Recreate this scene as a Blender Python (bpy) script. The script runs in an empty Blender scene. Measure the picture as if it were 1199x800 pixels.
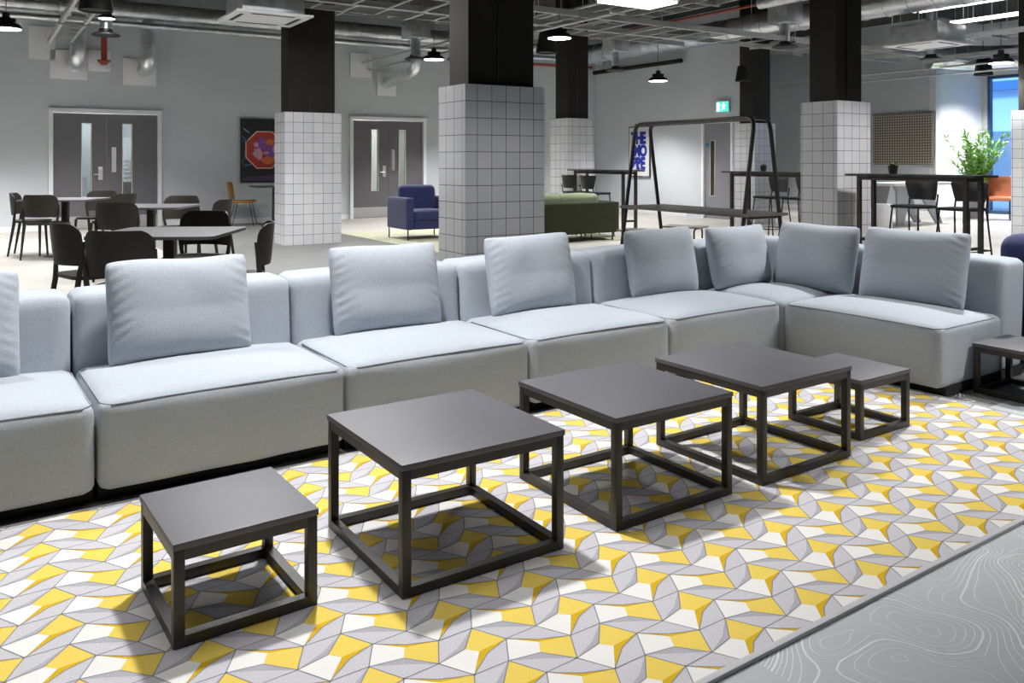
import bpy, bmesh, math, random
from mathutils import Vector, Matrix, noise
import numpy as np
C = bpy.context.scene.collection
PI = math.pi
random.seed(7)
F, YH, XC, H = 979.25, 188.35, 599.5, 1.25      # focal length in pixels, horizon row, centre column, eye height

# ------------------------------------------------------------------ camera, world, light, exposure
cam = bpy.data.cameras.new('camera'); cam.sensor_width = 36; cam.lens = 36 * F / 1199
cam.shift_y = -(400 - YH) / 1199; cam.clip_end = 200
co = bpy.data.objects.new('camera', cam); C.objects.link(co)
co.location = (0, 0, H); co.rotation_euler = (PI / 2, 0, 0)
bpy.context.scene.camera = co
vs = bpy.context.scene.view_settings
vs.view_transform = 'Standard'; vs.look = 'None'; vs.gamma = 1; vs.use_curve_mapping = False
vs.exposure = 0.8
EXPO = 1.0
world = bpy.data.worlds.new('world'); bpy.context.scene.world = world; world.use_nodes = True
bg = world.node_tree.nodes['Background']; bg.inputs[0].default_value = (0.45, 0.66, 0.95, 1); bg.inputs[1].default_value = .85

A_W = 1.0                                        # room grid angle
U = Vector((math.sin(A_W), math.cos(A_W))); V = Vector((-math.cos(A_W), math.sin(A_W)))
RZ_W = math.atan2(U.y, U.x)
A_S = 0.967                                      # lounge angle
US = Vector((math.sin(A_S), math.cos(A_S))); VS = Vector((-US.y, US.x)); P0 = Vector((-1.733, 2.83))
RZ_S = math.atan2(US.y, US.x)
def ab(a, b, z=0.0):
    p = U * a + V * b; return Vector((p.x, p.y, z))
def sv(s, v, z=0.0):
    p = P0 + US * s + VS * v; return Vector((p.x, p.y, z))
def at(px, py, z):
    Y = F * (H - z) / (py - YH); return Vector(((px - XC) * Y / F, Y, z))

def area(name, loc, power, size, rot=(0, 0, 0), color=(1, 1, 1), shape='DISK', sy=None, spread=PI):
    l = bpy.data.lights.new(name, 'AREA'); l.energy = power; l.size = size; l.shape = shape; l.color = color; l.spread = spread
    if sy: l.size_y = sy
    o = bpy.data.objects.new(name, l); C.objects.link(o); o.location = loc; o.rotation_euler = rot; return o
def spot(name, loc, power, rad=0.1, angle=150, blend=0.6, color=(1, 1, 1), rot=(0, 0, 0)):
    l = bpy.data.lights.new(name, 'SPOT'); l.energy = power; l.shadow_soft_size = rad
    l.spot_size = math.radians(angle); l.spot_blend = blend; l.color = color
    o = bpy.data.objects.new(name, l); C.objects.link(o); o.location = loc; o.rotation_euler = rot; return o
W1 = (1.0, 0.985, 0.97)
# lounge lamps hang above the frame
for x, y, p, ang in ((-.8, 3.75, 290, 84), (-3.0, 4.3, 110, 92)):
    spot('lounge_lamp_light', (x, y, 3.3), p, .10, ang, .5, color=W1)
for s, v, p, ang in ((6.1, -.45, 290, 112), (5.3, -2.9, 200, 100)):
    spot('lounge_lamp_light', sv(s, v, 3.3), p, .07, ang, .5, color=W1)
area('lounge_fill_light', sv(.9, -1.0, 4.3), 13, 4.6, (0, 0, RZ_S), W1, 'RECTANGLE', 2.0, 1.35)  # unseen overhead fill, added to soften the table shadows on the rug
area('cafe_sheen_light', (-2.6, 8.9, 3.2), 125, 2.8, (0, 0, RZ_W), W1, 'RECTANGLE', 1.3)  # unseen panel, sized and placed to add sheen on the left table tops
spot('hall_lamp_and_fill', (.7, 6.1, 3.1), 70, .12, 112, .6, color=W1)  # unseen spot added to brighten the front of the largest column
for a, b, p, ang in ((8.9, 4.7, 150, 130), (-1.8, 9.0, 110, 115), (0.6, 12.0, 200, 115), (1.5, 14.6, 200, 115), (-1.6, 15.4, 380, 115), (5.5, 13.6, 200, 115), (8.6, 14.8, 260, 115), (9.5, 9.8, 260, 115), (12, 6, 240, 115), (11.9, 14.4, 240, 112), (15.8, 13.2, 200, 110), (16.5, 9.3, 330, 115), (18.5, 6, 260, 115), (9.3, 7.0, 150, 115), (3.0, 10.2, 150, 110)):
    spot('hall_lamp_and_fill', ab(a, b, 3.0), p, .15, ang, .6, color=W1)  # hall lamps, plus unseen ones added to brighten columns and the left wall
spot('wall_washer_light', ab(19.0, 9.4, 3.1), 520, .1, 140, 1.0, color=(1, .97, .92))

# ------------------------------------------------------------------ materials
MATS = {}
def mat(name, col, rough=.6, metal=0, bump=0, bscale=200, var=0, vscale=8, emit=None, estr=0, spec=.5, trans=0, alpha=1, sheen=0):
    m = bpy.data.materials.new(name); m.use_nodes = True; nt = m.node_tree; b = nt.nodes['Principled BSDF']
    b.inputs['Base Color'].default_value = (*col, 1); b.inputs['Roughness'].default_value = rough; b.inputs['Metallic'].default_value = metal
    b.inputs['Specular IOR Level'].default_value = spec
    tc = nt.nodes.new('ShaderNodeTexCoord')
    if sheen: b.inputs['Sheen Weight'].default_value = sheen
    if trans: b.inputs['Transmission Weight'].default_value = trans
    if alpha < 1: b.inputs['Alpha'].default_value = alpha
    if emit: b.inputs['Emission Color'].default_value = (*emit, 1); b.inputs['Emission Strength'].default_value = estr
    if var:
        n = nt.nodes.new('ShaderNodeTexNoise'); n.inputs['Scale'].default_value = vscale; n.inputs['Detail'].default_value = 5
        nt.links.new(tc.outputs['Object'], n.inputs['Vector'])
        r = nt.nodes.new('ShaderNodeValToRGB'); r.color_ramp.elements[0].position = .3; r.color_ramp.elements[1].position = .7
        r.color_ramp.elements[0].color = (*[c * (1 - var) for c in col], 1); r.color_ramp.elements[1].color = (*[min(1, c * (1 + var)) for c in col], 1)
        nt.links.new(n.outputs['Fac'], r.inputs['Fac']); nt.links.new(r.outputs['Color'], b.inputs['Base Color'])
    if bump:
        n2 = nt.nodes.new('ShaderNodeTexNoise'); n2.inputs['Scale'].default_value = bscale; n2.inputs['Detail'].default_value = 3
        nt.links.new(tc.outputs['Object'], n2.inputs['Vector'])
        bp = nt.nodes.new('ShaderNodeBump'); bp.inputs['Strength'].default_value = bump; bp.inputs['Distance'].default_value = .01
        nt.links.new(n2.outputs['Fac'], bp.inputs['Height']); nt.links.new(bp.outputs['Normal'], b.inputs['Normal'])
    MATS[name] = m; return m
FAB = mat('grey_blue_fabric', (.43, .47, .525), .95, bump=.25, bscale=260, var=.07, vscale=120, spec=.15, sheen=.15)
PIPE = mat('fabric_piping', (.27, .30, .335), .95, spec=.1)
SOFT_BLACK = mat('sofa_underside', (.02, .02, .02), .9)
FRAME = mat('bronze_black_metal', (.024, .020, .015), .4, bump=.05, bscale=400, spec=.6)
LAM = mat('charcoal_laminate', (.08, .08, .095), .5, var=.05, vscale=60, spec=.9)
TBLK = mat('black_laminate', (.05, .05, .05), .4)
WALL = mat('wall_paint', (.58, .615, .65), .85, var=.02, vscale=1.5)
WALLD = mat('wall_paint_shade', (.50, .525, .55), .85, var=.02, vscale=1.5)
WHITE = mat('white_paint', (.82, .83, .85), .5)
CEIL = mat('ceiling_black', (.035, .033, .03), .9, var=.2, vscale=2)
FLOOR = mat('floor_concrete', (.47, .455, .425), .55, var=.08, vscale=1.5, spec=.3)
FLOORG = mat('floor_grey', (.20, .205, .20), .5, var=.06, vscale=2, spec=.3)
FLOORC = mat('contour_base', (.50, .515, .535), .55, var=.03, vscale=3, spec=.3)
LINEW = mat('contour_line', (.78, .8, .82), .6)
CBLK = mat('column_black', (.020, .018, .013), .7, spec=.3, var=.1, vscale=3)
DOORG = mat('door_grey', (.14, .137, .148), .45)
STEEL = mat('brushed_steel', (.6, .6, .6), .35, metal=.9)
GALV = mat('galvanised_duct', (.72, .74, .76), .3, metal=.85, var=.2, vscale=6, bump=.15, bscale=8)
FOIL = mat('foil_duct', (.66, .68, .72), .28, metal=.85, bump=.5, bscale=14, var=.15, vscale=5)
TRAYM = mat('tray_steel', (.60, .61, .61), .4, metal=.5)
PLAST = mat('chair_plastic', (.021, .018, .014), .5, spec=.4)
BLKPL = mat('black_plastic', (.012, .012, .012), .45)
WIRE = mat('black_wire', (.012, .012, .013), .4)
NAVY = mat('navy_fabric', (.016, .022, .105), .85, bump=.2, bscale=200, var=.1, vscale=60, sheen=.3)
GREEN = mat('olive_fabric', (.022, .026, .007), .9, bump=.2, bscale=200, var=.1, vscale=60)
GREENC = mat('sage_fabric', (.24, .28, .17), .9, bump=.2, bscale=200)
OCHRE = mat('ochre_leather', (.36, .17, .04), .55)
ORANGE = mat('orange_leather', (.42, .14, .065), .6)
WOOD = mat('warm_wood', (.55, .27, .09), .5, var=.15, vscale=12)
SLATW = mat('grey_wood', (.22, .2, .17), .6)
LIT = mat('lamp_diffuser', (1, 1, 1), .5, emit=(1, 1, 1), estr=9)
TUBE = mat('tube_light', (1, 1, 1), .5, emit=(1, 1, 1), estr=2.2)
EXITG = mat('exit_green', (.0, .45, .25), .5, emit=(.03, .8, .45), estr=1.0)
EXITW = mat('exit_white', (.9, 1, .95), .5, emit=(.8, 1, .92), estr=1.3)
RED = mat('red_pipe', (.32, .06, .03), .5)
PAPER = mat('poster_paper', (.72, .72, .72), .7)
BLUEI = mat('blue_ink', (.01, .03, .33), .7)
POT = mat('planter_grey', (.16, .16, .17), .6)
SOIL = mat('soil', (.03, .02, .015), .9)
LEAF = mat('leaf_green', (.16, .36, .05), .5, var=.3, vscale=9)
LEAF2 = mat('leaf_dark', (.06, .13, .03), .5)
SIGNB = mat('sign_blue', (.02, .2, .5), .5)
BRUSH = mat('counter_grey', (.38, .385, .39), .5)
RUGG = mat('lime_rug', (.50, .50, .37), .95, var=.15, vscale=20)
CORK = mat('artwork_black', (.012, .013, .014), .4)
BEAD = mat('cream_bead', (.66, .60, .44), .5)
GLAZE = mat('vision_glass', (.35, .38, .4), .08, trans=.0, emit=(.5, .53, .53), estr=.0)
def glassmat(name, tint, mix):
    m = bpy.data.materials.new(name); m.use_nodes = True; nt = m.node_tree; nt.nodes.clear()
    o = nt.nodes.new('ShaderNodeOutputMaterial'); mx = nt.nodes.new('ShaderNodeMixShader'); t = nt.nodes.new('ShaderNodeBsdfTransparent'); g = nt.nodes.new('ShaderNodeBsdfGlossy')
    t.inputs[0].default_value = (*tint, 1); g.inputs['Roughness'].default_value = .02; mx.inputs[0].default_value = mix
    nt.links.new(t.outputs[0], mx.inputs[1]); nt.links.new(g.outputs[0], mx.inputs[2]); nt.links.new(mx.outputs[0], o.inputs[0]); return m
GLASS = glassmat('window_glass', (.66, .84, 1.0), .06)
VGLASS = glassmat('door_glass', (.8, .84, .84), .12)
# white glazed square tiles with dark grout, laid on the UVs (one tile = one unit)
def tile_mat():
    m = bpy.data.materials.new('white_tile'); m.use_nodes = True; nt = m.node_tree; b = nt.nodes['Principled BSDF']
    uv = nt.nodes.new('ShaderNodeUVMap'); br = nt.nodes.new('ShaderNodeTexBrick'); br.offset = 0; br.squash = 1
    br.inputs['Scale'].default_value = 1; br.inputs['Brick Width'].default_value = 1; br.inputs['Row Height'].default_value = 1
    br.inputs['Mortar Size'].default_value = .018; br.inputs['Mortar Smooth'].default_value = .1
    br.inputs['Color1'].default_value = (.66, .66, .68, 1); br.inputs['Color2'].default_value = (.60, .61, .64, 1); br.inputs['Mortar'].default_value = (.06, .06, .08, 1)
    nt.links.new(uv.outputs[0], br.inputs['Vector']); nt.links.new(br.outputs['Color'], b.inputs['Base Color']); b.inputs['Roughness'].default_value = .18
    bp = nt.nodes.new('ShaderNodeBump'); bp.inputs['Strength'].default_value = .3; bp.inputs['Distance'].default_value = .004; bp.invert = True
    nt.links.new(br.outputs['Fac'], bp.inputs['Height']); nt.links.new(bp.outputs['Normal'], b.inputs['Normal']); return m
TILE = tile_mat()
def perf_mat():
    m = bpy.data.materials.new('perforated_board'); m.use_nodes = True; nt = m.node_tree; b = nt.nodes['Principled BSDF']
    uv = nt.nodes.new('ShaderNodeUVMap'); vo = nt.nodes.new('ShaderNodeVectorMath'); vo.operation = 'FRACTION'
    su = nt.nodes.new('ShaderNodeVectorMath'); su.operation = 'DISTANCE'; su.inputs[1].default_value = (.5, .5, 0)
    nt.links.new(uv.outputs[0], vo.inputs[0]); nt.links.new(vo.outputs[0], su.inputs[0])
    r = nt.nodes.new('ShaderNodeValToRGB'); r.color_ramp.elements[0].position = .2; r.color_ramp.elements[1].position = .3
    r.color_ramp.elements[0].color = (.62, .58, .52, 1); r.color_ramp.elements[1].color = (.17, .145, .11, 1)
    nt.links.new(su.outputs['Value'], r.inputs['Fac']); nt.links.new(r.outputs['Color'], b.inputs['Base Color']); b.inputs['Roughness'].default_value = .7; return m
PERF = perf_mat()
def rugmat(name, c, dark=.82):
    m = bpy.data.materials.new(name); m.use_nodes = True; nt = m.node_tree; b = nt.nodes['Principled BSDF']; b.inputs['Roughness'].default_value = .97; b.inputs['Specular IOR Level'].default_value = .1
    tc = nt.nodes.new('ShaderNodeTexCoord'); n = nt.nodes.new('ShaderNodeTexNoise'); n.inputs['Scale'].default_value = 330; n.inputs['Detail'].default_value = 2
    r = nt.nodes.new('ShaderNodeValToRGB'); r.color_ramp.elements[0].position = .35; r.color_ramp.elements[1].position = .65
    r.color_ramp.elements[0].color = (*[x * dark for x in c], 1); r.color_ramp.elements[1].color = (*c, 1)
    nt.links.new(tc.outputs['Object'], n.inputs['Vector']); nt.links.new(n.outputs['Fac'], r.inputs['Fac']); nt.links.new(r.outputs['Color'], b.inputs['Base Color'])
    bp = nt.nodes.new('ShaderNodeBump'); bp.inputs['Strength'].default_value = .4; bp.inputs['Distance'].default_value = .004
    nt.links.new(n.outputs['Fac'], bp.inputs['Height']); nt.links.new(bp.outputs['Normal'], b.inputs['Normal']); return m
RW = rugmat('rug_ivory', (.80, .79, .76), .94); RY = rugmat('rug_yellow', (.82, .62, .13), .88); RD = rugmat('rug_gold', (.66, .42, .02), .9)
RG = rugmat('rug_grey', (.62, .61, .65), .76); RG2 = rugmat('rug_dark_grey', (.44, .44, .48), .82); RL = rugmat('rug_line', (.26, .265, .30), .85)

# ------------------------------------------------------------------ helpers
def tag(o, label=None, cat=None, group=None, kind=None):
    if label: o['label'] = label
    if cat: o['category'] = cat
    if group: o['group'] = group
    if kind: o['kind'] = kind
    return o
def thing(name, label, cat, loc=(0, 0, 0), rz=0, group=None):
    o = bpy.data.objects.new(name, None); C.objects.link(o); o.empty_display_size = .1
    o.location = loc; o.rotation_euler = (0, 0, rz); return tag(o, label, cat, group)
def obj(name, bm, m, parent=None, loc=(0, 0, 0), rot=(0, 0, 0), smooth=True, ang=38):
    bmesh.ops.recalc_face_normals(bm, faces=bm.faces[:])
    me = bpy.data.meshes.new(name); bm.to_mesh(me); bm.free()
    for x in (m if isinstance(m, (list, tuple)) else [m]): me.materials.append(x)
    if smooth:
        me.shade_smooth(); me.set_sharp_from_angle(angle=math.radians(ang))
    o = bpy.data.objects.new(name, me); C.objects.link(o); o.location = loc; o.rotation_euler = rot
    if parent: o.parent = parent
    return o
def B(): return bmesh.new()
def box(bm, c, s, rz=0, bev=0, M=None):
    r = bmesh.ops.create_cube(bm, size=1)['verts']
    T = Matrix.Translation(c) @ Matrix.Rotation(rz, 4, 'Z') @ Matrix.Diagonal((*s, 1))
    if M is not None: T = M @ T
    bmesh.ops.transform(bm, matrix=T, verts=r)
    if bev:
        es = {e for v in r for e in v.link_edges}
        bmesh.ops.bevel(bm, geom=list(es), offset=bev, segments=2, affect='EDGES', profile=.6)
    return bm
def tube(bm, pts, r, n=8, cap=True):
    pts = [Vector(p) for p in pts]; rs = r if isinstance(r, (list, tuple)) else [r] * len(pts)
    rings = []; prev = None
    for i, p in enumerate(pts):
        d = (pts[min(i + 1, len(pts) - 1)] - pts[max(i - 1, 0)]).normalized()
        if prev is None:
            a = Vector((0, 0, 1)) if abs(d.z) < .9 else Vector((1, 0, 0)); x = d.cross(a).normalized()
        else:
            x = (prev - d * prev.dot(d)).normalized()
        prev = x; y = d.cross(x)
        rings.append([bm.verts.new(p + (x * math.cos(2 * PI * k / n) + y * math.sin(2 * PI * k / n)) * rs[i]) for k in range(n)])
    for a, b in zip(rings, rings[1:]):
        for k in range(n): bm.faces.new((a[k], a[(k + 1) % n], b[(k + 1) % n], b[k]))
    if cap: bm.faces.new(rings[0][::-1]); bm.faces.new(rings[-1])
    return bm
def lathe(bm, prof, n=24, c=(0, 0, 0)):
    rings = []
    for r, z in prof:
        if r < 1e-6: rings.append([bm.verts.new((c[0], c[1], c[2] + z))])
        else: rings.append([bm.verts.new((c[0] + r * math.cos(2 * PI * k / n), c[1] + r * math.sin(2 * PI * k / n), c[2] + z)) for k in range(n)])
    for a, b in zip(rings, rings[1:]):
        for k in range(n):
            k2 = (k + 1) % n
            if len(a) == 1 and len(b) == 1: continue
            if len(a) == 1: bm.faces.new((a[0], b[k], b[k2]))
            elif len(b) == 1: bm.faces.new((a[k], a[k2], b[0]))
            else: bm.faces.new((a[k], a[k2], b[k2], b[k]))
    return bm
def arc(c, r, a0, a1, n, ax1, ax2):
    c = Vector(c); ax1 = Vector(ax1); ax2 = Vector(ax2)
    return [c + ax1 * r * math.cos(a0 + (a1 - a0) * i / n) + ax2 * r * math.sin(a0 + (a1 - a0) * i / n) for i in range(n + 1)]
def rrect(w, d, r, n=5):
    out = []
    for cx, cy, a0 in ((w / 2 - r, d / 2 - r, 0), (-w / 2 + r, d / 2 - r, PI / 2), (-w / 2 + r, -d / 2 + r, PI), (w / 2 - r, -d / 2 + r, 1.5 * PI)):
        for i in range(n + 1):
            a = a0 + PI / 2 * i / n; out.append((cx + r * math.cos(a), cy + r * math.sin(a)))
    return out
def prism(bm, poly, z0, z1, M=None):
    lo = [bm.verts.new((x, y, z0)) for x, y in poly]; hi = [bm.verts.new((x, y, z1)) for x, y in poly]
    bm.faces.new(lo[::-1]); bm.faces.new(hi)
    for i in range(len(poly)):
        j = (i + 1) % len(poly); bm.faces.new((lo[i], lo[j], hi[j], hi[i]))
    if M is not None: bmesh.ops.transform(bm, matrix=M, verts=lo + hi)
    return bm
def soft(sx, sy, sz, r, crown=0, seg=14, wob=0, shear=0, seed=0, front_bulge=0):
    """soft upholstered block standing on z=0, centred in x and y, rounded edges, top crowned; shear leans the top in +y"""
    bm = B(); bmesh.ops.create_cube(bm, size=2)
    bmesh.ops.subdivide_edges(bm, edges=bm.edges[:], cuts=seg, use_grid_fill=True)
    h = Vector((sx / 2, sy / 2, sz / 2))
    for v in bm.verts:
        # concentrate vertices near the edges
        q = Vector([math.copysign(abs(c) ** .6, c) for c in v.co])
        p = Vector((q.x * h.x, q.y * h.y, q.z * h.z))
        inner = Vector([max(-h[i] + r, min(h[i] - r, p[i])) for i in range(3)])
        d = p - inner
        if d.length > 1e-6: p = inner + d.normalized() * r
        tx, ty, tz = p.x / h.x, p.y / h.y, p.z / h.z
        if crown and p.z > 0: p.z += crown * (1 - abs(tx) ** 2.5) * (1 - abs(ty) ** 2.5) * max(0, tz)
        if front_bulge: p.y += math.copysign(1, p.y) * front_bulge * (1 - tz * tz) * (1 - tx * tx) * abs(ty) ** 4
        if wob:
            n = noise.noise_vector(Vector((p.x * 4 + seed, p.y * 4, p.z * 4))) * wob; p += n
        p.z += h.z; p.y += shear * p.z / sz
        v.co = p
    return bm
def cushion(w, h, t, seed=0):
    """loose back cushion in the xz plane, standing on z=0, thickness along y, pinched corners and creases"""
    bm = B(); n, m = 56, 46; g = {}
    for side in (1, -1):
        for i in range(n + 1):
            for j in range(m + 1):
                x = -1 + 2 * i / n; z = -1 + 2 * j / m
                x = math.sin(x * PI / 2) * .35 + x * .65; z = math.sin(z * PI / 2) * .35 + z * .65
                edge = i in (0, n) or j in (0, m)
                if edge and side == -1: g[side, i, j] = g[1, i, j]; continue
                th = t / 2 * max(0, (1 - abs(x) ** 3.2)) ** .55 * max(0, (1 - abs(z) ** 3.2)) ** .55
                th *= 1 + .25 * max(0, -z) * (1 - abs(x) ** 4)
                pin = 1 - .012 * (1 - abs(z) ** 2) * abs(x) ** 3 - .035 * abs(z) ** 11 * abs(x) ** 4; pin2 = 1 - .02 * (1 - abs(x) ** 2) * abs(z) ** 3 - .035 * abs(x) ** 11 * abs(z) ** 4
                px, pz = x * w / 2 * pin, z * h / 2 * pin2
                cr = (abs(x) ** 6) * (1 - abs(x) ** 8)
                wr = .011 * cr * (.5 + noise.noise(Vector((pz * 9, seed, math.copysign(2, x))))) * math.sin((pz * 135 + 60 * px * math.copysign(1, x)) + seed * 1.7 + 3 * noise.noise(Vector((px * 6, pz * 6, seed))))
                big = .008 * noise.noise(Vector((px * 5 + seed * 3, pz * 5, side))) * (1 - abs(x) ** 4) * (1 - abs(z) ** 4)
                sag = .012 * noise.noise(Vector((seed * 5.1, px * 4, 0)))
                y = 0 if edge else side * (th + wr + big)
                g[side, i, j] = bm.verts.new((px, y, pz + h / 2 * .95 + sag * max(0, z)))
    for side in (1, -1):
        for i in range(n):
            for j in range(m):
                q = [g[side, i, j], g[side, i + 1, j], g[side, i + 1, j + 1], g[side, i, j + 1]]
                try: bm.faces.new(q if side == -1 else q[::-1])
                except ValueError: pass
    return bm
def copy_tree(o, parent=None):
    c = o.copy(); C.objects.link(c)
    if parent: c.parent = parent
    for ch in o.children: copy_tree(ch, c)
    return c
def place(proto, used, loc, rz, label, group=None, sc=None):
    o = copy_tree(proto) if used else proto
    o.location = loc; o.rotation_euler = (0, 0, rz); o['label'] = label
    if group: o['group'] = group
    if sc: o.scale = (sc, sc, sc)
    return o
def struct(name, bm, m, parent=None, **k):
    o = obj(name, bm, m, parent, smooth=False, **k)
    if not parent: o['kind'] = 'structure'
    return o

# ------------------------------------------------------------------ room shell (a along U, b along V)
CH = 4.5
def gbox(bm, a0, a1, b0, b1, z0, z1):
    return box(bm, ab((a0 + a1) / 2, (b0 + b1) / 2, (z0 + z1) / 2), (abs(a1 - a0), abs(b1 - b0), z1 - z0), rz=RZ_W)
struct('floor', gbox(B(), -9, 20.35, -4, 17.2, -.1, 0), FLOOR)
struct('ceiling', gbox(B(), -9, 20.4, -4, 17.2, CH, CH + .1), CEIL)
# back wall, with holes for the two double doors
D1 = (1.10, 2.98, 2.195); D2 = (6.76, 8.575, 2.21)
bm = B()
for a0, a1, z0 in ((-9, D1[0], 0), (D1[0], D1[1], D1[2]), (D1[1], D2[0], 0), (D2[0], D2[1], D2[2]), (D2[1], 13.6, 0)): gbox(bm, a0, a1, 17.0, 17.15, z0, CH)
struct('wall_back', bm, WALL)
bm = B(); gbox(bm, 13.48, 13.63, 13.7, 17, 0, CH); gbox(bm, 13.45, 13.63, 11.75, 13.7, 2.12, CH); gbox(bm, 13.45, 13.63, 13.2, 13.7, 0, 2.12); gbox(bm, 13.45, 13.63, 11.75, 12.3, 0, 2.12)
struct('wall_right', bm, WALL)
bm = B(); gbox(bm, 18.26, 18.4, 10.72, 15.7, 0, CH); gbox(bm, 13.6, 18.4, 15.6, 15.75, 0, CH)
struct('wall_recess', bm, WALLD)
struct('wall_window_return', gbox(B(), 18.26, 20.2, 10.72, 10.87, 0, CH), WHITE)
bm = B(); gbox(bm, 20.19, 20.35, 10.6, 10.87, 0, CH); gbox(bm, 20.19, 20.35, 5.0, 10.6, 3.26, CH); gbox(bm, 20.19, 20.35, -4, 5.0, 0, CH)
struct('wall_window', bm, WALL)
struct('wall_left', gbox(B(), -9.1, -9, -4, 17.1, 0, CH), WALL)
struct('wall_rear', gbox(B(), -9, 20.3, -4.1, -4, 0, CH), WALL)
struct('baseboard_back', gbox(gbox(gbox(B(), -9, D1[0], 16.98, 17, 0, .1), D1[1], D2[0], 16.98, 17, 0, .1), D2[1], 13.48, 16.98, 17, 0, .1), WHITE)
struct('baseboard_right', gbox(gbox(B(), 13.46, 13.48, 13.2, 17, 0, .1), 18.24, 18.26, 10.72, 15.6, 0, .1), WHITE)
# room beyond the back wall seen through the door panes
struct('ceiling', gbox(B(), -2, 12, 17.15, 19.3, 3.0, 3.1), WALL)
bm = gbox(B(), -2.1, -2, 17.15, 19.3, 0, 3); gbox(bm, 12, 12.1, 17.15, 19.3, 0, 3); struct('wall_corridor', bm, WALL)
struct('wall_corridor', gbox(B(), -2, 12, 19.2, 19.3, 0, 3), WALL)
area('corridor_light', ab(2.0, 18.2, 2.7), 30, .4); area('corridor_light', ab(7.6, 18.2, 2.7), 60, .4, color=(1, .93, .82))
struct('floor', gbox(B(), -2, 12, 17.2, 19.3, -.1, 0), FLOOR)
# grey vinyl walkway and the lounge's contour-printed floor, a few mm of sheet each
p = at(407, 275, 0); bw = Vector((p.x, p.y)).dot(U)
bm = B(); gbox(bm, bw - 3.1, bw, 3.6, 16.9, 0, .002)
bm2 = struct('walkway', bm, FLOORG, bpy.data.objects['floor'])
bm = B(); box(bm, sv(2.2, -2.1, .0015), (11.0, 6.0, .003), rz=RZ_S)
contour_sheet = struct('contour_sheet', bm, FLOORC, bpy.data.objects['floor'])
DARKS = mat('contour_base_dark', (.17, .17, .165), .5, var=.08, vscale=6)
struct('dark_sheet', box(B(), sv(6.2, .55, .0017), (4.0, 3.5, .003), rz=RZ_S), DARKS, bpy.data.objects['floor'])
struct('dark_sheet', box(B(), sv(.68, .62, .0017), (7.0, 1.3, .003), rz=RZ_S), DARKS, bpy.data.objects['floor'])  # under the sofa: dark colour paints in the shade there
def contours():
    """thin inlaid contour lines (marching squares on a smooth height field)"""
    s0, s1, v0, v1, st = 1.5, 6.2, -3.9, .9, .02
    ns, nv = int((s1 - s0) / st), int((v1 - v0) / st)
    def fld(s, v):
        w = noise.noise(Vector((s * 3.1, v * 3.1, 7))) * .12 + noise.noise(Vector((s * 7, v * 7, 3))) * .03
        x, y = s * 1.2 + w * 2, v * 1.5 + w
        return noise.noise(Vector((x * 1.5, y * 1.5, 1.7))) * 1.0 + noise.noise(Vector((x * 3.3, y * 3.3, 4.2))) * .36 + .10 * s - .08 * v
    def fld2(s, v):
        return fld(s, v)
    Z = np.array([[fld2(s0 + i * st, v0 + j * st) for j in range(nv + 1)] for i in range(ns + 1)])
    bm = B(); step = .05; lo = math.floor(Z.min() / step); hi = math.ceil(Z.max() / step)
    def skip(s, v): return s < 4.15 and -1.93 < v
    for k in range(lo, hi + 1):
        L = k * step + .003; wd = .0027 if k % 5 == 0 else .0011
        for i in range(ns):
            for j in range(nv):
                a, b, c, d = Z[i, j], Z[i + 1, j], Z[i + 1, j + 1], Z[i, j + 1]
                mn = min(a, b, c, d); mx = max(a, b, c, d)
                if mn > L or mx <= L: continue
                s, v = s0 + i * st, v0 + j * st
                if skip(s, v): continue
                P = []
                for (z0, z1, q0, q1) in ((a, b, (0, 0), (1, 0)), (b, c, (1, 0), (1, 1)), (c, d, (1, 1), (0, 1)), (d, a, (0, 1), (0, 0))):
                    if (z0 > L) != (z1 > L):
                        t = (L - z0) / (z1 - z0); P.append((s + st * (q0[0] + t * (q1[0] - q0[0])), v + st * (q0[1] + t * (q1[1] - q0[1]))))
                for e in range(0, len(P) - 1, 2):
                    (xa, ya), (xb, yb) = P[e], P[e + 1]; dx, dy = xb - xa, yb - ya; l = math.hypot(dx, dy)
                    if l < 1e-5: continue
                    nx, ny = -dy / l * wd, dx / l * wd; ex, ey = 0, 0
                    q = [sv(xa - ex + nx, ya - ey + ny, .0036), sv(xb + ex + nx, yb + ey + ny, .0036), sv(xb + ex - nx, yb + ey - ny, .0036), sv(xa - ex - nx, ya - ey - ny, .0036)]
                    bm.faces.new([bm.verts.new(x) for x in q][::-1])
    return bm
me_bm = contours()
me = bpy.data.meshes.new('contour_lines'); me_bm.to_mesh(me); me_bm.free(); me.materials.append(LINEW)
o = bpy.data.objects.new('contour_lines', me); C.objects.link(o); o.parent = bpy.data.objects['floor']

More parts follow.
